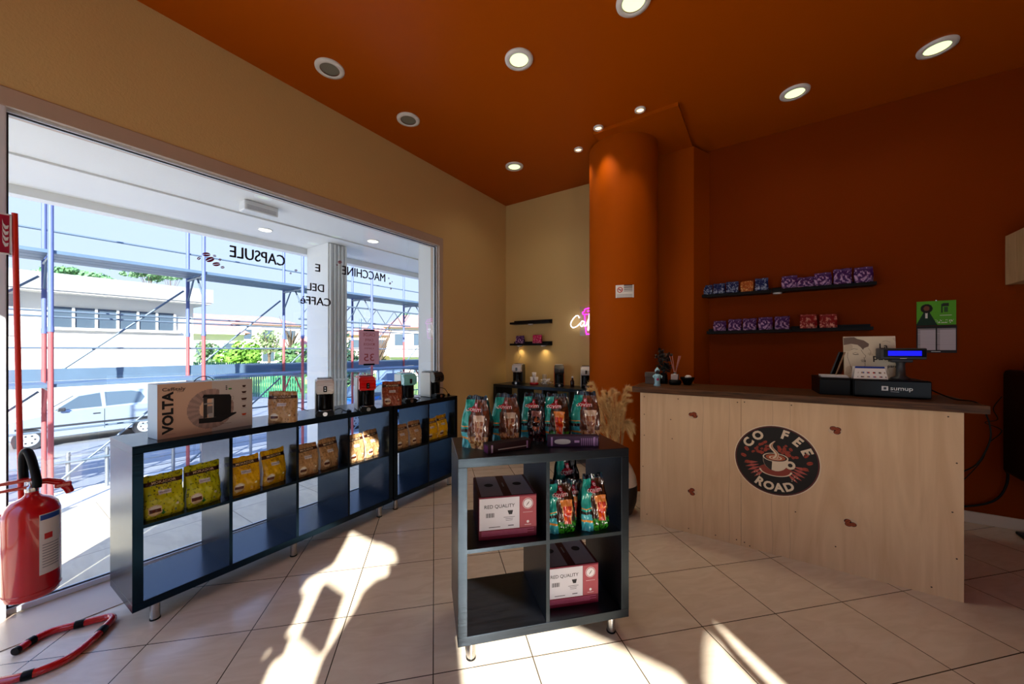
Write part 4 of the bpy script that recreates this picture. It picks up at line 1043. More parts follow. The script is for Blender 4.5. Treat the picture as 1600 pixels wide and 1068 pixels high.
for i, (p, x, s, lb) in enumerate([(PPUR, -.37, .95, 'purple capsule bag at the left of the lower orange-wall shelf'), (PPUR2, -.24, 1.05, 'purple bag, second on the lower orange-wall shelf'), (PPUR2, -.118, 1.06, 'purple bag, third on the lower orange-wall shelf'),
    (PPUR, .008, 1.1, 'purple bag, fourth on the lower orange-wall shelf'), (PPUR2, .135, 1.12, 'purple bag, last before the gap on the lower shelf')]): sb(p, x, ZL, lb, (1.05, 1, s))
sb(PRD, .325, ZL+.003, 'red capsule bag, left one on the lower orange-wall shelf', (1.12, 1, 1.15)); sb(PRD, .462, ZL+.003, 'red capsule bag, right one on the lower orange-wall shelf', (1.12, 1, 1.1))
sb(PPUR2, -2.765, 1.39, 'dark purple capsule bag on the beige-wall shelf', (1.25, 1, 1.0)); sb(PMAG, -2.49, 1.39, 'pink capsule bag on the beige-wall shelf', (1.25, 1, 1.05))

# ------------------------------------------------------------------ items on the back unit
t = thing('paper_cups', (-2.46, 4.10, TOP), 0, 'white paper cups and red saucer on the back unit', 'cups')
m = MB(); m.lathe([(.05, 0), (.055, .004), (.06, .02), (.052, .03)], RED, n=24); part('red_dish', m, t)
for dx, dy, zz in ((-.03, 0, .03), (.025, .01, .03), (0, .0, .09)):
    m = MB(); m.lathe([(.02, 0), (.022, .004), (.028, .07), (.0265, .07), (.019, .006)], PAPER, (dx, dy, zz), n=20); part('cup', m, t)
t = thing('glass_cups', (-2.34, 4.16, TOP), 0, 'stack of clear cups behind the paper cups', 'cups')
m = MB(); 
for k in range(3): m.lathe([(.022, 0), (.03, .075), (.029, .075), (.021, .004)], mat('pale_cup', (170, 160, 140), .2), (0, 0, .03*k), n=20)
part('cup_stack', m, t)
t = thing('sugar_basket', (-2.27, 4.06, TOP), 0, 'wire basket full of white sugar sachets on the back unit', 'basket')
m = MB()
for k in range(4): rr_ = .05+.018*k; m.tube([(cos(i*pi/12)*rr_, sin(i*pi/12)*rr_*.7, .004+.018*k) for i in range(24)], .002, CHROME, 6, True)
for k in range(12): a_ = k*pi/6; m.tube([(cos(a_)*.05, sin(a_)*.035, .004), (cos(a_)*.104, sin(a_)*.073, .058)], .0015, CHROME, 6)
part('wire_basket', m, t); random.seed(5); m = MB()
for k in range(26):
    M = Matrix.Translation((random.gauss(0, .035), random.gauss(0, .022), .03+random.random()*.055)) @ Matrix.Rotation(random.random()*6, 4, 'Z') @ Matrix.Rotation(random.uniform(-.9, .9), 4, 'X')
    m.T = M; m.box(-.02, -.008, -.002, .02, .008, .002, PAPER)
o = part('sachets', m, t); o['kind'] = 'stuff'
t = thing('syrup_bottle', (-1.93, 4.12, TOP), 0, 'small dark bottle between orange and slim machines', 'bottle')
m = MB(); m.lathe([(.022, 0), (.024, .004), (.024, .07), (.012, .09), (.010, .115)], mat('brown_glass', (40, 18, 14), .1), n=20); part('bottle_body', m, t)
m = MB(); m.lathe([(.012, .112), (.012, .128), (.004, .13)], WHITEP, n=16); part('cap', m, t)
lead('power_cable', [(-2.775, 4.24, 1.36), (-2.79, 4.24, 1.29), (-2.765, 4.24, 1.23), (-2.80, 4.24, 1.16), (-2.78, 4.22, 1.10)], 'thin pale twisted cable hanging below the beige-wall shelf', .003, False, mat('cream_cable', (200, 180, 140), .6))
t = thing('cardboard_box', (-2.03, 3.98, MIDTOP), 0, 'plain pale cardboard box inside the back unit', 'box')
m = MB(); m.box(-.16, 0, 0, .16, .28, .26, mat('pale_cardboard', (206, 178, 140), .8), .003); part('box_body', m, t)
m = MB(); m.box(-.16, -.001, .255, .16, .28, .262, mat('pale_cardboard', (206, 178, 140), .8)); part('flap', m, t)

# ------------------------------------------------------------------ neon sign
t = thing('neon_sign', (-1.70, YB-.03, 1.68), 0, 'pink and white neon sign of a cup with the word Caffe', 'neon sign')
NP = mat('neon_pink', (240, 40, 225), .4, emit=1.1); NW = mat('neon_white', (255, 250, 255), .4, emit=1.2)
m = MB()
def neon(pts, mt, z=0): m.tube(smooth([Vector((p[0], -.004-z, p[1])) for p in pts], 5), .0062, mt, 8)
neon([(-.155, .075), (-.16, .10), (-.14, .11), (-.12, .14), (0, .15), (.12, .14), (.14, .11), (.16, .10), (.155, .075), (0, .07), (-.155, .075)], NP)
neon([(-.135, .07), (-.115, -.15), (-.09, -.17), (0, -.175), (.09, -.17), (.115, -.15), (.135, .07)], NP)
neon([(-.10, .11), (0, .118), (.10, .11)], NP)
part('pink_cup_tube', m, t)
m = MB()
neon([(-.20, .03), (-.215, .06), (-.25, .055), (-.30, 0), (-.315, -.05), (-.285, -.085), (-.23, -.07), (-.19, -.035)], NW, .012)
neon([(-.13, -.02), (-.165, -.01), (-.185, -.05), (-.165, -.075), (-.135, -.04), (-.13, -.02), (-.135, -.065), (-.11, -.065), (-.09, -.02), (-.06, .05), (-.045, .08), (-.065, .07), (-.075, -.03), (-.085, -.12), (-.07, -.10), (-.05, -.04), (-.02, .0), (.01, .06), (.02, .08), (.005, .07), (-.005, -.03), (-.015, -.12), (0, -.10), (.02, -.04), (.07, -.01), (.09, -.03), (.06, -.03), (.07, -.07), (.12, -.05)], NW, .012)
part('white_script_tube', m, t)
m = MB(); m.box(-.2, .004, -.19, .2, .008, .17, glass_mat('acrylic', (.92, .92, .92), .2)); part('backing', m, t)
for sx in (-.15, .15):
    m = MB(); m.cyl((sx, .004, .12), (sx, .03, .12), .006, CHROME, n=12); part('wall_spacer', m, t)

# ------------------------------------------------------------------ notices and calendar, cabinet, tall black case
# no smoking notice on the column (faces the camera side)
cdir = Vector((0-(-1.19), 0-3.735, 0)).normalized(); a0 = atan2(cdir.y, cdir.x)
t = thing('no_smoking_notice', (-1.19, 3.735, 1.86), 0, 'white no smoking notice stuck on the orange column', 'notice')
m = MB(); rr_ = .3345
aa = a0+radians(3)
def cy(u, v, o=0): a_ = aa+(u-.5)*(.165/rr_); return Vector((cos(a_)*(rr_+o), sin(a_)*(rr_+o), (v-.5)*.118))
def ns(u, v):
    dx = (u-.24)*.165; dz = (v-.62)*.118; r = sqrt(dx*dx+dz*dz)
    if .019 < r < .026 or (r < .022 and abs(dx+dz) < .004): return L((196, 40, 40))
    if r < .018 and abs(dz) < .003: return L((40, 40, 40))
    if u > .46 and v > .5 and int(v*26) % 4 < 2 and u < .93: return L((70, 70, 76))
    if v < .3 and int(v*40) % 4 < 2 and .07 < u < .93: return L((150, 148, 150))
    return L((226, 222, 216))
m.grid(lambda u, v: cy(u, v), 66, 48, ns, PRINTM, False)
m.grid(lambda u, v: cy(1-u, v, -.0008), 8, 2, lambda u, v: L((226, 222, 216)), PRINTM, False)
part('notice_sheet', m, t)
# calendar
t = thing('wall_calendar', (1.012, YB, 1.29), 0, 'green topped wall calendar hanging on the orange wall', 'calendar')
def cal(u, v):
    x = u*.212; z = v*.195
    if v < .02: return L((20, 20, 20))
    # woman illustration: dark suit, hair, face
    hx = .055; 
    if (x-hx)**2/.0005+(z-.138)**2/.0007 < .55 and not (abs(x-hx) < .003 and z < .12): 
        return L((120, 72, 50))
    if (x-hx)**2/.0011+(z-.137)**2/.0013 < 1 : return L((28, 22, 20))
    if z < .112 and abs(x-hx) < .014+(.112-z)*.42: 
        if abs(x-hx) < .006 and z > .06: return L((226, 226, 220))
        return L((16, 52, 36))
    # pictured machine and strokes
    if .135 < x < .142 and .10 < z < .17: return L((30, 60, 36))
    if .142 < x < .175 and .15 < z < .175: return L((34, 44, 34))
    if .148 < x < .168 and .105 < z < .145: return L((52, 92, 50))
    if .125 < x < .19 and .078 < z < .083: return L((210, 226, 200))
    if .075 < x < .2 and .02 < z < .045 and noise.noise(Vector((u*30, v*14, 2))) > .12: return L((230, 236, 224))
    return L((92, 176, 40))
m = MB(); m.grid(lambda u, v: Vector((u*.212, -.006, .215+v*.195)), 84, 78, cal, PRINTM, False)
m.box(0, -.0055, .215, .212, -.0005, .41, PRINTM, col=L((60, 60, 60))); part('picture_page', m, t)
m = MB(); m.box(0.0, -.005, 0, .216, -.0005, .213, mat('black_card', (16, 16, 18), .6)); part('backing_card', m, t)
def pg(u, v):
    if v > .93: return L((150, 148, 152))
    if int(v*34) % 2 == 0 and u < .14: return L((120, 118, 124))
    return L((206, 202, 210)) if int(v*34) % 2 else L((196, 190, 200))
for x_ in (.006, .112):
    m = MB(); m.grid(lambda u, v: Vector((x_+u*.098, -.0065, .022+v*.172)), 20, 70, pg, PRINTM, False); part('month_page', m, t)
m = MB(); m.cyl((.106, -.01, .413), (.106, 0, .413), .004, CHROME, n=10); m.box(.08, -.0062, .008, .13, -.0056, .012, WHITEP); part('hanger', m, t)
# wall cabinet
WC = wood_mat('pale_wood_cabinet', (206, 178, 132), (184, 152, 106), (6, 6, .6), .5, 3, 2)
t = thing('wall_cabinet', (1.465, 4.0, 1.79), 0, 'pale wooden wall cabinet cut by the right edge of the photo', 'wall cabinet')
m = MB(); m.box(0, 0, 0, .9, .298, .36, WC, .002); part('carcass', m, t)
for x_ in (.003, .4525):
    m = MB(); m.box(x_, -.018, .003, x_+.4445, -.001, .357, WC, .002); part('door', m, t)
# tall black speaker-like case
t = thing('tall_black_case', (1.43, 3.87, 0), 0, 'tall black case with round lid by the orange wall', 'black case')
m = MB(); m.box(0, 0, .42, .42, .38, 1.17, BLACKP, .03); part('case_body', m, t)
m = MB(); m.lathe([(.15, 0), (.16, .01), (.16, .035), (.13, .045)], BLACKG, (.2, .18, 1.17), n=40); part('round_lid', m, t)
m = MB(); m.box(.19, .16, .02, .23, .22, .42, BLACKP); m.box(.05, .04, 0, .37, .34, .02, BLACKP, .005); part('stand', m, t)
lead('power_cable', [(1.44, 4.27, .97), (1.40, 4.27, .88), (1.42, 4.27, .80), (1.36, 4.27, .77), (1.44, 4.27, .72), (1.38, 4.27, .62), (1.35, 4.27, .5), (1.29, 4.27, .38), (1.24, 4.27, .30)], 'thin black cable dangling left of the tall black case', .003, False)
lead('power_cable', [(1.46, 4.26, .50), (1.46, 4.26, .34), (1.40, 4.26, .2), (1.26, 4.27, .12), (1.12, 4.28, .10), (.9, 4.28, .10)], 'thick black cable curving down to the baseboard', .008, False)

# ------------------------------------------------------------------ pampas grass in a vase
t = thing('pampas_vase', (-.99, 2.96, 0), 0, 'floor vase of dried pampas grass behind the middle unit', 'vase')
VW = mat('cream_ceramic', (206, 190, 170), .5, bump=.3, bscale=120); VB = mat('black_ceramic', (18, 17, 17), .45)
m = MB(); m.lathe([(.09, 0), (.12, .01), (.15, .10), (.158, .18), (.155, .24)], VB, n=40); part('lower_body', m, t)
m = MB(); m.lathe([(.155, .24), (.145, .30), (.12, .36), (.09, .41), (.075, .45), (.08, .47), (.07, .468), (.06, .44)], VW, n=40); part('upper_body', m, t)
random.seed(21); PG = mat('pampas_plume', (236, 200, 140), .9); ST = mat('dry_stem', (168, 130, 84), .8)
for k in range(38):
    a_ = k*2.4+random.uniform(-.3, .3); fx = cos(a_); fy = sin(a_); low = k % 3 == 0
    hh = random.uniform(.60, .74) if low else random.uniform(.80, 1.0)
    tip = Vector((-.055+fx*(.16 if low else .12), fy*.15-.02, hh)); p0 = Vector((fx*.03, fy*.03, .42)); md = (p0+tip)/2+Vector((0, 0, .13 if low else .05))
    P = smooth([p0, md, tip, tip+Vector((fx*.03, fy*.03, -.06 if low else .03))], 9)
    s = MB(); s.tube(P[:14], .0022, ST, 6); stem = part('stem', s, t)
    m = MB(); N = len(P)
    for i in range(7, N-1):
        f = (i-7)/(N-8); rad = .043*sin(pi*min(1, f*.93+.07))**.8
        d_ = (P[i+1]-P[i]).normalized()
        for q_ in range(40):
            side = Vector((random.gauss(0, 1), random.gauss(0, 1), random.gauss(0, .5))).normalized()
            v0 = P[i]+(P[i+1]-P[i])*random.random(); v1 = v0+d_*random.uniform(.015, .04)+side*rad*random.uniform(.5, 1)+Vector((0, 0, -.006)); n_ = side.cross(d_).normalized()*.0016
            m.add([v0-n_, v0+n_, v1], [(0, 1, 2)], PG)
    part('plume', m, t)

# ================================================================== outside
GL = -1.26
ASPH = mat('street_asphalt', (120, 124, 130), .9, var=.12, vscale=3); PAVE = tile_mat('portico_paving', (222, 208, 180), (204, 190, 164), (150, 136, 116), 0, (0, 0), .6, .006, .5)
SIDEW = mat('pale_sidewalk', (206, 202, 196), .85, var=.05)
m = MB(); m.box(-60, -60, GL-.2, -9.9, 80, GL, ASPH); struct(m.build('street'))
m = MB(); m.box(-9.9, -60, GL-.2, -8.0, 80, -1.10, SIDEW); struct(m.build('sidewalk'))
m = MB(); m.box(-4.80, -14, -.3, XW-.02, 20, -.004, PAVE); struct(m.build('portico_floor'))
m = MB()
for k in range(6): m.box(-4.80-.52*(k+1), -14, GL, -4.80-.52*k, 20, -.16-.17*k, SIDEW)
struct(m.build('steps'))
# portico ceiling and pillar
m = MB(); m.box(-4.82, -3, 2.57, XW-.25, 16, 2.9, WHITE); m.box(-4.02, -3, 2.555, -3.95, 16, 2.57, WHITE); m.box(-4.82, -3, 2.50, -4.70, 16, 2.57, WHITE); struct(m.build('portico_ceiling'))
m = MB(); m.box(-4.82, YF+.2, 2.9, XW-.25, 12, 4.3, WHITE); m.box(XW-.25, YB+.12, 0, XW-.02, 12, 2.6, WHITE); m.box(XW-.25, -1.26, ZC+.12, 4.3, 12, 4.3, WHITE); struct(m.build('upper_facade'))
m = MB(); m.box(-4.68, 2.335, -.004, -4.20, 2.56, 2.57, WHITE, .004)
for k in range(5): y_ = 2.352+k*.046; m.box(-4.20, y_, -.004, -4.178, y_+.024, 2.56, WHITE, .004)
m.box(-4.70, 2.325, .95, -4.17, 2.575, .975, WHITE)
struct(m.build('portico_pillar'))
m = MB(); m.box(-3.40, 2.992, 0, GX-.03, 3.2, 2.57, WHITE, .003); struct(m.build('window_reveal'))
t = thing('air_curtain', (-3.62, 1.40, 2.57), 0, 'small white louvred unit under the portico ceiling', 'air unit')
m = MB(); m.box(-.06, -.13, -.085, .06, .13, 0, WHITEP, .01); part('housing', m, t)
m = MB()
for k in range(3): m.box(.0605, -.11, -.07+k*.012, .062, .11, -.066+k*.012, STEEL)
part('louvre', m, t)
for i, (x_, y_) in enumerate([(-4.3, 1.72), (-3.72, 2.60)]):
    t = thing('portico_lamp', (x_, y_, 2.57), 0, ['round ceiling lamp in the outer part of the portico', 'round ceiling lamp in the portico near the fluted pillar'][i], 'ceiling light', 'portico ceiling lamps')
    m = MB(); m.lathe([(.058, -.008), (.066, -.006), (.068, 0)], WHITEP, n=28, caps=False); part('trim_ring', m, t); m = MB(); m.lathe([(.001, -.009), (.05, -.010), (.057, -.008)], mat('portico_lamp_lens', (255, 245, 215), .4, emit=1.3), n=24); part('lamp_lens', m, t)

# scaffold: frames of two poles, decks, rails, braces
SCM = mat('scaffold_rust_red', (176, 84, 84), .6, .2, var=.25, vscale=3); SCU = mat('scaffold_sky_flare_blue', (92, 104, 150), .6, .2, var=.2, vscale=3); SCB = mat('scaffold_grey', (112, 128, 142), .5, .6)  # upper pole lengths coloured blue for the sky flare behind them
t = thing('scaffolding', (-8.65, 0, -1.10), 0, 'tube scaffolding with plank decks along the street outside', 'scaffolding')
YS = [.64+1.79*k for k in range(-2, 7)]
for y_ in YS:
    for x_ in (0, -.90):
        m = MB(); m.tube([(x_, y_, 0), (x_, y_, 2.72)], .030, SCM, 10); m.tube([(x_, y_, 2.72), (x_, y_, 6.0)], .030, SCU, 10); m.cyl((x_, y_, 2.68), (x_, y_, 2.76), .036, SCU, n=12); m.box(x_-.07, y_-.07, 0, x_+.07, y_+.07, .01, SCB); part('standard', m, t)
    m = MB()
    for z_ in (1.82, 3.80): m.tube([(-.9, y_, z_), (0, y_, z_)], .024, SCB, 8)
    for s0, s1 in ((-.9, -.6), (0, -.3)): a_, b_ = (3.78, 3.42) if s0 < -.5 else (3.42, 3.78); m.tube([(s0 if s0 < -.5 else s1, y_, 3.42), (s1 if s0 < -.5 else s0, y_, 3.78)], .016, SCB, 8) if 0 else m.tube([((-.88, y_, 3.40) if s0 < -.5 else (-.02, y_, 3.40)), (-.55 if s0 < -.5 else -.35, y_, 3.80)], .016, SCB, 8); m.tube([((-.88, y_, 1.42) if s0 < -.5 else (-.02, y_, 1.42)), (-.55 if s0 < -.5 else -.35, y_, 1.82)], .016, SCM, 8)
    part('frame_transom', m, t)
DKP = mat('galvanised_deck', (96, 118, 138), .55, .5, var=.15, vscale=4)
for z_ in (1.86, 3.84):
    for k in range(len(YS)-1):
        m = MB()
        for q_ in range(3): m.box(-.88+q_*.295, YS[k]+.02, z_, -.88+q_*.295+.272, YS[k+1]-.02, z_+.05, DKP)
        if z_ < 3: m.box(-.93, YS[k], z_+.05, -.91, YS[k+1], z_+.25, DKP)
        part('deck', m, t)
for x_, zs in ((-.93, (2.45, 2.96, 3.05, 4.35, 4.8, .55, 1.1)), (.03, (4.62,))):
    for z_ in zs:
        m = MB(); m.tube([(x_, YS[0], z_), (x_, YS[-1], z_)], .017, SCB, 8); part('guard_rail', m, t)
for k in range(len(YS)-1):
    m = MB(); m.tube([(-.96, YS[k]+.05, 1.95), (-.96, YS[k+1]-.05, 3.6)], .017, SCB, 8); part('brace', m, t)
    m = MB(); m.tube([(-.96, YS[k]+.05, .15), (-.96, YS[k+1]-.05, 1.75)], .017, SCB, 8); part('brace', m, t)
# low post-and-bar barrier
t = thing('pavement_barrier', (-9.65, .45, -1.10), 0, 'low grey post barrier with thin bars along the pavement edge', 'barrier')
for k in range(9):
    m = MB(); m.cyl((0, k*.445, 0), (0, k*.445, .70), .028, STEEL, n=14); part('post', m, t)
for z_ in (.2, .36, .52, .64):
    m = MB(); m.tube([(0, 0, z_), (0, 3.56, z_)], .008, STEEL, 6); part('bar', m, t)

# silver hatchback parked across the street
def car(loc, rz, paint, label, scale=1.0):
    t = thing('parked_car', loc, rz, label, 'car'); t.scale = (scale,)*3
    PM = mat('car_paint_%d_%d_%d' % paint, paint, .3, .3, coat=.5); GLM = mat('car_glass', (70, 84, 94), .08); TY = mat('tyre', (38, 40, 44), .8); RIM = mat('wheel_cover', (200, 204, 208), .35, .4)
    # x = length (front at -x), y = width; side faces -y
    Lh = 1.66
    low = [(-1.66, .38), (-1.64, .60), (-1.50, .72), (-.95, .84), (-.72, .90), (.0, .93), (1.2, .95), (1.58, .92), (1.66, .70), (1.64, .36), (1.38, .26), (-1.35, .24)]
    roof = [(-.86, .90), (-.28, 1.33), (.05, 1.41), (.75, 1.43), (1.18, 1.38), (1.50, .95)]
    W = .75
    def loft(poly, secs, mt, name, smooth_=False):
        mb = MB(); n = len(poly); vs = []
        for yy, ins in secs:
            cx = sum(p[0] for p in poly)/n; cz = sum(p[1] for p in poly)/n
            vs += [(cx+(p[0]-cx)*ins, yy, cz+(p[1]-cz)*ins) for p in poly]
        k = len(secs)
        for i in range(k-1):
            mb.add(vs, [(i*n+j, i*n+(j+1) % n, (i+1)*n+(j+1) % n, (i+1)*n+j) for j in range(n)], mt, smooth=smooth_)
        mb.add(vs[:n], [list(range(n))], mt); mb.add(vs[-n:], [list(range(n))[::-1]], mt)
        return part(name, mb, t)
    loft(low, [(-W, .96), (-W+.05, 1), (W-.05, 1), (W, .96)], PM, 'body')
    # greenhouse tapers upward
    mb = MB(); n = len(roof)
    def gh(s, k):
        return [(x, s*(W-.06-.20*max(0, (z-.9)/.5)), z) for x, z in roof]
    a_ = gh(-1, 0); b_ = gh(1, 0)
    mb.add(a_+b_, [list(range(n))[::-1], list(range(n, 2*n))]+[(i, n+i, n+i+1, i+1)[::-1] for i in range(n-1)], PM); part('cabin', mb, t)
    def win(pts, name):
        for s in (-1, 1):
            mb = MB(); vs = [(x, s*(W-.06-.20*max(0, (z-.9)/.5)+.006), z) for x, z in pts]
            mb.add(vs, [list(range(len(vs)))[::s]], GLM); part(name, mb, t)
    win([(-.66, .95), (-.22, 1.29), (.18, 1.35), (.20, .97)], 'front_side_window'); win([(.28, .97), (.27, 1.36), (.82, 1.36), (1.02, 1.30), (1.10, 1.15), (1.0, 1.0)], 'rear_side_window')
    mb = MB(); mb.add([(-.84, -.58, .93), (-.84, .58, .93), (-.31, .50, 1.325), (-.31, -.50, 1.325)], [(0, 1, 2, 3)], GLM); mb.T = Matrix.Translation((-.012, 0, .01)); part('windscreen', mb, t)
    for x_ in (-1.08, 1.08):
        for s in (-1, 1):
            w_ = bpy.data.objects.new('wheel', None)
            mb = MB(); mb.cyl((x_, s*(W-.14), .27), (x_, s*(W+.012), .27), .275, TY, n=32); wh = part('wheel', mb, t); bpy.data.objects.remove(w_)
            mb = MB(); mb.cyl((x_, s*(W+.005), .27), (x_, s*(W+.022), .27), .185, RIM, r1=.165, n=28)
            for k in range(6): aq = k*pi/3; mb.cyl((x_+cos(aq)*.10, s*(W+.02), .27+sin(aq)*.10), (x_+cos(aq)*.10, s*(W+.025), .27+sin(aq)*.10), .022, TY, n=10)
            mb.build('wheel_cover', wh)
    mb = MB(); 
    for s in (-1, 1): mb.box(-1.3, s*(W+.004)-.008, .52, 1.35, s*(W+.004)+.008, .57, DKGREY)
    part('side_trim', mb, t)
    for s in (-1, 1):
        mb = MB(); mb.box(-.62, s*(W+.05)-.05, .93, -.48, s*(W+.05)+.05, 1.03, DKGREY, .02); part('mirror', mb, t)
        mb = MB(); mb.box(.02, s*(W+.004)-.01, .78, .16, s*(W+.004)+.01, .81, DKGREY, .004); part('door_handle', mb, t)
        mb = MB(); mb.box(.235, s*(W+.0)-.004, .36, .245, s*(W+.0)+.004, .9, DKGREY); part('door_gap', mb, t)
    mb = MB(); mb.box(-1.72, -.70, .30, -1.60, .70, .50, DKGREY, .03); part('front_bumper', mb, t)
    mb = MB(); mb.box(1.60, -.70, .30, 1.72, .70, .50, DKGREY, .03); part('rear_bumper', mb, t)
    for s in (-1, 1):
        mb = MB(); mb.box(-1.655, s*.55-.14, .58, -1.55, s*.55+.14, .70, WHITEP, .02); part('headlamp', mb, t)
    return t
car((-16.35, 1.88, GL), radians(90)+pi*0, (150, 162, 176), 'silver three-door hatchback parked across the street')
car((-11.9, 8.1, GL), radians(96), (40, 120, 190), 'bright blue car parked beyond the fluted pillar')

# buildings
CRW = mat('white_building_render', (226, 220, 206), .8, var=.03); GRC = mat('weathered_concrete', (150, 150, 148), .9, var=.4, vscale=2.5); RF = mat('terracotta_roof', (186, 122, 106), .8, var=.15, vscale=5)
DW = mat('dark_window_glass', (70, 84, 96), .2); 
t = thing('warehouse', (-18, 4.74, GL), 0, 'long white flat-roofed building with a strip of windows', 'building')
m = MB(); m.box(-8, -16, 0, 0, 0, 4.3, CRW); part('wall', m, t)
m = MB(); m.box(-8.5, -16, 4.3, .7, .35, 4.35, CRW); m.box(-8.5, -16, 4.35, .75, .4, 4.85, GRC); part('roof_parapet', m, t)
m = MB(); m.box(.001, -3.45, 3.28, .05, -.55, 3.92, DW); f_ = part('window', m, t)
m = MB()
for k in range(7): m.box(.05, -3.45+k*.483-.03, 3.28, .09, -3.45+k*.483+.03, 3.92, CRW)
m.box(.0, -3.55, 3.20, .14, -.4, 3.28, CRW); m.build('window_frame', f_)
m = MB(); m.box(.001, -4.5, 3.0, .04, -4.0, 4.2, GRC); part('recess_shade', m, t)  # flat grey panel painted in for the shade of a recess
def house(loc, rz, w_, d_, h_, label, floors=2, rh=1.2, nwin=4, wallc=(226, 210, 200)):
    t = thing('house', loc, rz, label, 'building', 'houses beyond the street'); mt = mat('house_wall_%d' % wallc[1], wallc, .8)
    m = MB(); m.box(-w_/2, -d_/2, 0, w_/2, d_/2, h_, mt); part('wall', m, t)
    m = MB(); o = .5; m.add([(-w_/2-o, -d_/2-o, h_), (w_/2+o, -d_/2-o, h_), (w_/2+o, d_/2+o, h_), (-w_/2-o, d_/2+o, h_), (-w_/2+w_*.2, 0, h_+rh), (w_/2-w_*.2, 0, h_+rh)], [(0, 1, 5, 4), (1, 2, 5), (2, 3, 4, 5), (3, 0, 4), (0, 3, 2, 1)], RF); part('roof', m, t)
    for f in range(floors):
        for k in range(nwin):
            x_ = -w_/2+w_*(k+.5)/nwin; z_ = h_*(f+.35)/floors
            m = MB(); m.box(x_-w_*.12/nwin*2.2, -d_/2-.04, z_, x_+w_*.12/nwin*2.2, -d_/2+.02, z_+h_/floors*.42, DW); part('window', m, t)
    m = MB(); m.box(-w_/2, -d_/2-1.0, h_/floors-.15, w_/2, -d_/2, h_/floors, mt); part('balcony', m, t)
def far(u, dist):
    r = (u-800)/576; s_ = dist; return (s_*(-sin(YAW)+r*cos(YAW)), s_*(cos(YAW)+r*sin(YAW)))
def facing(p): return atan2(p[1], p[0])-pi/2   # local -y towards the camera
for u, dist, w_, h_, lb, fl, nw, wc in [(365, 50, 15, 6.0, 'pale apartment house with red roof seen behind the scaffolding', 2, 6, (226, 206, 200)), (318, 36, 6, 4.2, 'small cream house beside the white flat-roofed building', 1, 3, (230, 220, 205)),
        (455, 62, 14, 3.6, 'low red-roofed house between tree and pillar', 1, 4, (214, 190, 176)), (612, 44, 10, 4.2, 'low villa with terracotta roof right of the pillar', 2, 4, (224, 196, 176)), (654, 33, 4.4, 4.4, 'cream house with red roof at the window edge', 2, 3, (220, 212, 196)), (540, 80, 16, 4.6, 'pinkish house seen behind the hedge', 2, 4, (224, 190, 180))]:
    p = far(u, dist); house((p[0], p[1], GL), facing(p), w_, 6, h_, lb, fl, 1.3, nw, wc)

# trees and bushes
LEAFS = {}
def leafm(c):
    if c not in LEAFS: LEAFS[c] = mat('leaves_%d_%d' % (c[0], c[1]), c, .7, var=.35, vscale=1.2)
    return LEAFS[c]
def tree(u, dist, zc, rx, rz_, c, label, name='leafy_tree', n=1500, umbrella=False, bare=False, ls=.16):
    p = far(u, dist); t = thing(name, (p[0], p[1], GL), 0, label, 'tree', 'trees beyond the street'); H_ = zc-GL
    m = MB(); BRK = mat('bark', (96, 78, 64), .9)
    m.tube([(0, 0, 0), (.1, 0, H_*.5), (0, 0, H_)], [.16, .12, .05], BRK, 8)
    for k in range(7 if not bare else 26):
        a_ = random.uniform(0, 2*pi); hh = H_*random.uniform(.45, .8) if not umbrella else H_*.72
        q_ = Vector((cos(a_)*rx*.8*random.uniform(.5, 1), sin(a_)*rx*.8*random.uniform(.5, 1), H_+rz_*random.uniform(-.3, .9)*(0 if umbrella else 1)))
        m.tube([(0, 0, hh), Vector((q_.x*.5, q_.y*.5, (hh+q_.z)/2+.1)), q_], [.06, .035, .012], BRK, 6)
    part('trunk', m, t)
    if bare: return
    m = MB(); mt = leafm(c); bl = [(Vector((random.gauss(0, .42)*rx, random.gauss(0, .42)*rx, H_+random.gauss(0, .38)*rz_)), random.uniform(.28, .5)) for _ in range(16)]
    for k in range(n):
        b_, rr = random.choice(bl); d_ = Vector((random.gauss(0, 1), random.gauss(0, 1), random.gauss(0, 1))).normalized()
        q_ = b_+Vector((d_.x*rr*rx, d_.y*rr*rx, d_.z*rr*rz_)); nrm = (d_+Vector((random.gauss(0, .5), random.gauss(0, .5), random.gauss(0, .5)))).normalized(); a_ = nrm.orthogonal().normalized()*ls; b2 = nrm.cross(a_).normalized()*ls*.6
        m.add([q_-a_, q_+b2, q_+a_, q_-b2], [(0, 1, 2, 3)], mt)
    part('foliage', m, t)
random.seed(31)
tree(387, 27, .75, 1.15, 1.25, (112, 158, 52), 'bright green leafy tree in the middle of the street view', n=2200)
tree(322, 30, 1.0, .9, 1.2, (110, 140, 96), 'grey-green tree just right of the white building', n=900)
tree(462, 23, .2, 1.1, 1.2, (84, 118, 66), 'dark green shrubby tree left of the pillar', n=1300)
tree(553, 21.5, .2, 1.0, 1.7, (44, 74, 52), 'dark tall hedge-like tree right of the pillar', n=2600, ls=.11)
tree(641, 60, 6.0, 1.6, 1.4, (120, 160, 110), 'light green tree above the house at the window edge', n=900)
tree(105, 48, 10.9, 3.4, 1.0, (104, 150, 96), 'umbrella pine crown above the white roof at left', 'umbrella_pine', 1600, True, ls=.3)
tree(236, 56, 12.9, 2.4, .8, (120, 160, 110), 'umbrella pine behind the white roof, left of the pair', 'umbrella_pine', 700, True, ls=.3)
tree(266, 68, 15.3, 2.4, .8, (120, 160, 110), 'umbrella pine behind the white roof, right of the pair', 'umbrella_pine', 600, True, ls=.3)
tree(590, 23.5, 1.6, 1.3, 1.3, (90, 80, 70), 'bare winter tree behind the hanging notice', 'bare_tree', bare=True)
tree(420, 36, 2.4, 1.2, 1.2, (120, 136, 90), 'palm-like pale tree right of the bright green one', n=500)
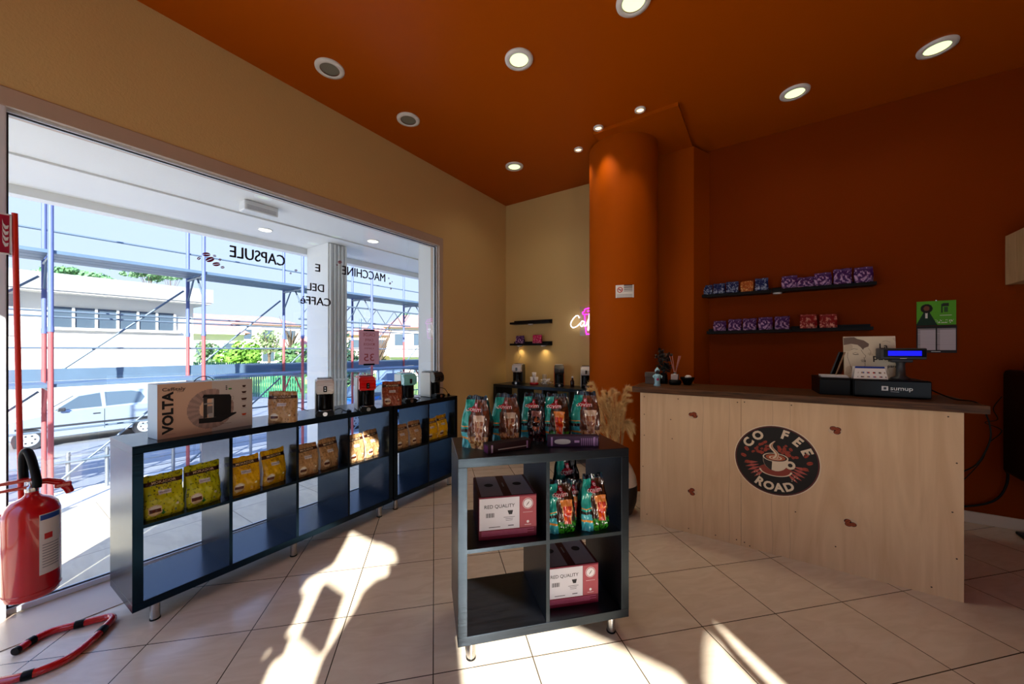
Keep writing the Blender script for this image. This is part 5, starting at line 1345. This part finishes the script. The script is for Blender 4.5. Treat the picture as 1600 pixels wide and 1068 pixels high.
tree(455, 40, 3.2, 1.8, 2.0, (90, 80, 70), 'bare branching tree left of the pillar', 'bare_tree', bare=True)

# fences across the street
def fence(u0, u1, d0, d1, zb, h_, mt, n, wbar, label, name):
    p0 = Vector((*far(u0, d0), 0)); p1 = Vector((*far(u1, d1), 0)); t = thing(name, (p0.x, p0.y, zb), 0, label, 'fence'); dv = p1-p0
    m = MB()
    for k in range(n):
        q_ = dv*(k/(n-1)); ex = dv.normalized()*wbar/2; ey = Vector((ex.y, -ex.x, 0)).normalized()*.02
        vs = [q_+s1*ex+s2*ey+Vector((0, 0, z_)) for z_ in (.08, h_) for s1, s2 in ((-1, -1), (1, -1), (1, 1), (-1, 1))]
        m.add(vs, [(0, 3, 2, 1), (4, 5, 6, 7), (0, 1, 5, 4), (1, 2, 6, 5), (2, 3, 7, 6), (3, 0, 4, 7)], mt)
    o = part('bars', m, t); o['kind'] = 'stuff'
    for z_ in (.25, h_-.25):
        m = MB(); m.tube([Vector((0, 0, z_)), dv+Vector((0, 0, z_))], .025, mt, 8); part('rail', m, t)
    return t
fence(296, 475, 21, 19, GL, 1.9, mat('green_fence_paint', (60, 128, 92), .5), 52, .06, 'green slatted metal fence across the street', 'slatted_fence')
fence(548, 668, 17, 19, GL, 1.5, mat('dark_iron', (40, 50, 60), .5), 46, .022, 'dark iron railing across the street right of the pillar', 'iron_railing')
m = MB(); p = far(607, 15.9); m.box(-.35, -.35, 0, .35, .35, 2.0, mat('blue_grey_gatepost', (110, 130, 150), .8)); m.box(-.42, -.42, 2.0, .42, .42, 2.1, GRC); o = m.build('gate_pillar', loc=(p[0], p[1], GL)); tag(o, 'grey masonry gate pillar in the iron railing', 'gate pillar')
GRS = mat('lawn_grass', (150, 186, 90), .9, var=.2)
m = MB(); p0, p1, p2, p3 = far(280, 23), far(680, 21), far(700, 75), far(280, 75); m.add([(*p0, GL+.02), (*p1, GL+.02), (*p2, GL+.02), (*p3, GL+.02)], [(0, 1, 2, 3)], GRS); o = m.build('lawn'); struct(o)
# street lamp seen through the right bay
p = far(563, 15.5); t = thing('street_lamp', (p[0], p[1], GL), facing(p)+pi, 'street lamp post with bell-shaped head right of the pillar', 'street lamp')
m = MB(); m.tube([(0, 0, 0), (0, 0, 3.9)], [.06, .045], SCB, 10); part('post', m, t); m = MB(); m.tube([(0, 0, 3.8), (-.15, 0, 3.95), (-.42, 0, 3.95), (-.42, 0, 3.75)], .018, SCB, 8); part('arm', m, t)
m = MB(); m.lathe([(.17, 0), (.12, .10), (.07, .14), (.06, .22), (.02, .26)], SCB, (-.42, 0, 3.48), n=24); part('lamp_head', m, t)
# lattice beam carried by the scaffold on the right bays
t = thing('lattice_beam', (-9.0, 4.3, 2.05), 0, 'zigzag lattice girder hanging below the scaffold deck at right', 'girder')
m = MB(); m.tube([(0, 0, .40), (0, 3.6, .40)], .02, SCB, 8); part('top_chord', m, t); m = MB(); m.tube([(0, .0, 0), (0, 3.3, 0)], .02, SCB, 8); part('bottom_chord', m, t)
m = MB(); m.tube([(0, .3*k, .40 if k % 2 else 0) for k in range(12)], .013, SCB, 6); part('lattice', m, t)
# far hills
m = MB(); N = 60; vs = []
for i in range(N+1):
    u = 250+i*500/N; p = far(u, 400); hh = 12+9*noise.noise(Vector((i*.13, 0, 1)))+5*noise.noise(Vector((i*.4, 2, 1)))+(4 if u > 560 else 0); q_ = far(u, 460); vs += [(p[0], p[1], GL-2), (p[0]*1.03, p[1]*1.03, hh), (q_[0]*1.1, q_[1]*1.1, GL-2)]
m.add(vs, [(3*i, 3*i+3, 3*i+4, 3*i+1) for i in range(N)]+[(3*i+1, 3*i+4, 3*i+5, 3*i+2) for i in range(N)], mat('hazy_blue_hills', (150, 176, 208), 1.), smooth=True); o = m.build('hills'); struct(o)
for pr_ in (LIME, YEL, TAN, BRN, CREAM, PEACH, DARKB): pass
